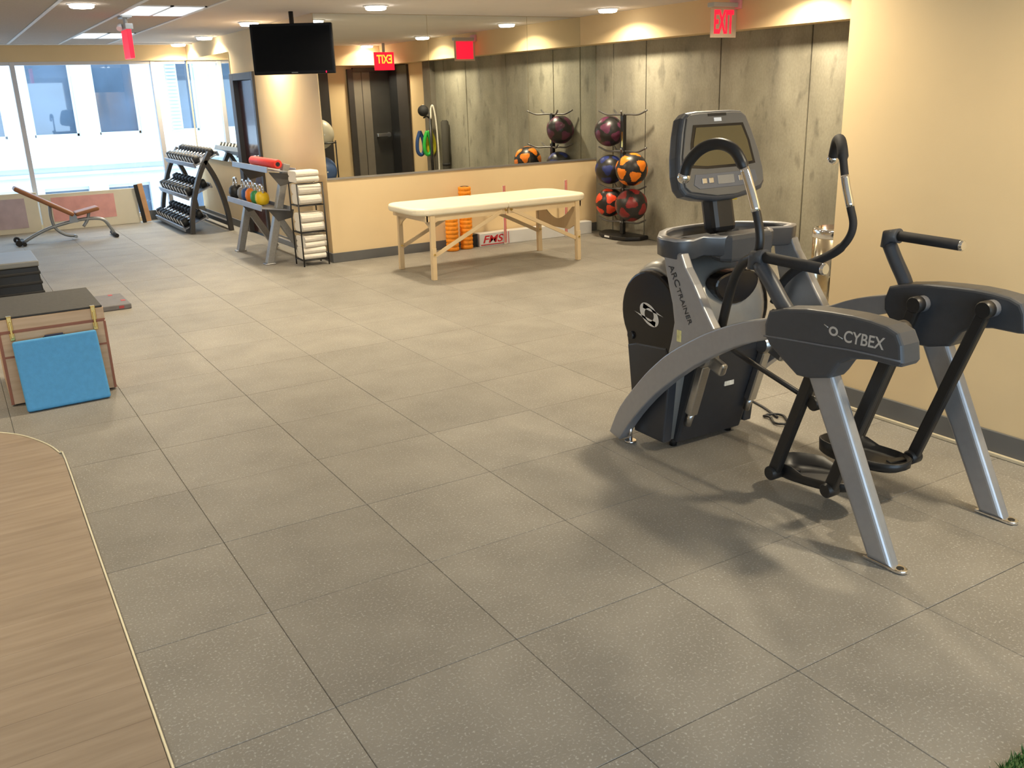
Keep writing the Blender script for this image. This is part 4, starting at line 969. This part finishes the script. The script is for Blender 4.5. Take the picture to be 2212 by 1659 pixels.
for xl in (-.515, -.070):
    b_ = newbm(); bx(b_, xl-.013, xl+.013, Y0-.010, Y0+.001, .385, .43, .003); bx(b_, xl-.013, xl+.013, Y0-.010, Y0+.001, .445, .525, .003); bx(b_, xl-.007, xl+.007, Y0-.016, Y0-.008, .40, .50, .003); bx(b_, xl-.013, xl+.013, Y0-.006, Y0+.02, .522, .529, .002)
    obj('latch', b_, gold, pbx)
obj('hole', bx(newbm(), -.36, -.24, Y0-.003, Y0+.002, .33, .385, .002), black_m, pbx)['label'] = 'dark hand hole'
# blue pad leaning on it
bp_ = thing('balance_pad', 'blue foam pad leaning against the wooden plyo box', 'pad', (-.295, 3.55, 0))
W2 = .225
def lean(bm):
    al = math.atan2(.135, .395)
    bmesh.ops.transform(bm, matrix=Matrix.Translation((-.293, 3.478, .010)) @ Matrix.Rotation(math.radians(3.0), 4, 'Z') @ Matrix.Rotation(-al, 4, 'X'), verts=bm.verts); return bm
blue = mat('sky blue foam', (.075, .31, .58), .7, var=.05, scale=40, bump=.1, bscale=300)
obj('foam', lean(bx(newbm(), -W2, W2, 0, .042, .0, .410, .014, 3)), blue, bp_)
obj('backing', lean(bx(newbm(), -W2+.004, W2-.004, .040, .052, .004, .406, .004)), mat('navy backing', (.02, .035, .07), .8), bp_)
obj('handle_strap', lean(bx(newbm(), -.05, .05, .030, .044, .405, .425, .004)), mat('navy strap', (.015, .02, .05), .7), bp_)
# black step stack and ball
stp = thing('step_platform', 'black stacked step platform with glare painted grey on its top, at the left edge', 'step', (-.5, 7.4, 0))
obj('riser', prism(newbm(), [(-.98, .0), (-.092, .0), (-.105, .30), (-.97, .30)], 7.02, 7.73, 'y', .01), black_m, stp)
for k in range(3): obj('ridge', bx(newbm(), -.99, -.086+.004*-k, 7.008, 7.745, .05+.09*k, .075+.09*k, .006), rubber, stp)
obj('deck', bx(newbm(), -.99, -.095, 7.0, 7.76, .30, .352, .012, 3), mat('deck with painted glare', (.16, .16, .155), .38, var=.05), stp)  # glare on the platform top is put into the deck's grey colour
t = thing('stability_ball', 'pale green-white stability ball cut by the left picture edge', 'ball', (-.755, 6.62, .0)); obj('body', ball(newbm(), (-.755, 6.62, .282), .28, 32), mat('pale green vinyl', (.50, .60, .45), .4, var=.02), t); obj('plug', cyl(newbm(), (-.755, 6.62-.279, .282), (-.755, 6.62-.284, .282), .012, 10), whitep, t)
ft = thing('floor_plate', 'flat grey rubber weight block on the floor behind the plyo box', 'weight', (.33, 6.32, 0))
obj('slab', bx(newbm(), .17, .485, 6.05, 6.58, 0, .045, .008), mat('grey rubber', (.14, .13, .13), .6, var=.1, scale=20), ft)
for x, y in ((.37, 6.50), (.43, 6.20)): obj('red_mark', bx(newbm(), x, x+.035, y, y+.06, .0445, .0465), mat('dull red paint', (.35, .05, .05), .6), ft)
obj('red_mark', bx(newbm(), .385, .425, 6.0475, 6.051, .012, .034), MATS['dull red paint'], ft)
# turf corner at lower right
tf = newbm(); bx(tf, .9, XC-.04, -2.6, -1.18, .0005, .008)
rn = random.Random(3)
for k in range(9000):
    x = rn.uniform(.95, 2.2); y = -1.175-abs(rn.gauss(0, .25)); h = rn.uniform(.02, .034); a = rn.uniform(0, PI); dx, dy = .0028*math.cos(a), .0028*math.sin(a); lx, ly = rn.gauss(0, .008), rn.gauss(0, .008)
    v = [tf.verts.new((x-dx, y-dy, .004)), tf.verts.new((x+dx, y+dy, .004)), tf.verts.new((x+lx, y+ly, h))]; tf.faces.new(v)
tag(obj('artificial_turf', tf, mat('green turf', (.045, .12, .018), .7, var=.4, scale=120), None, (1.5, -1.8, 0)), 'strip of green artificial turf at the lower right corner', 'turf', kind='stuff')
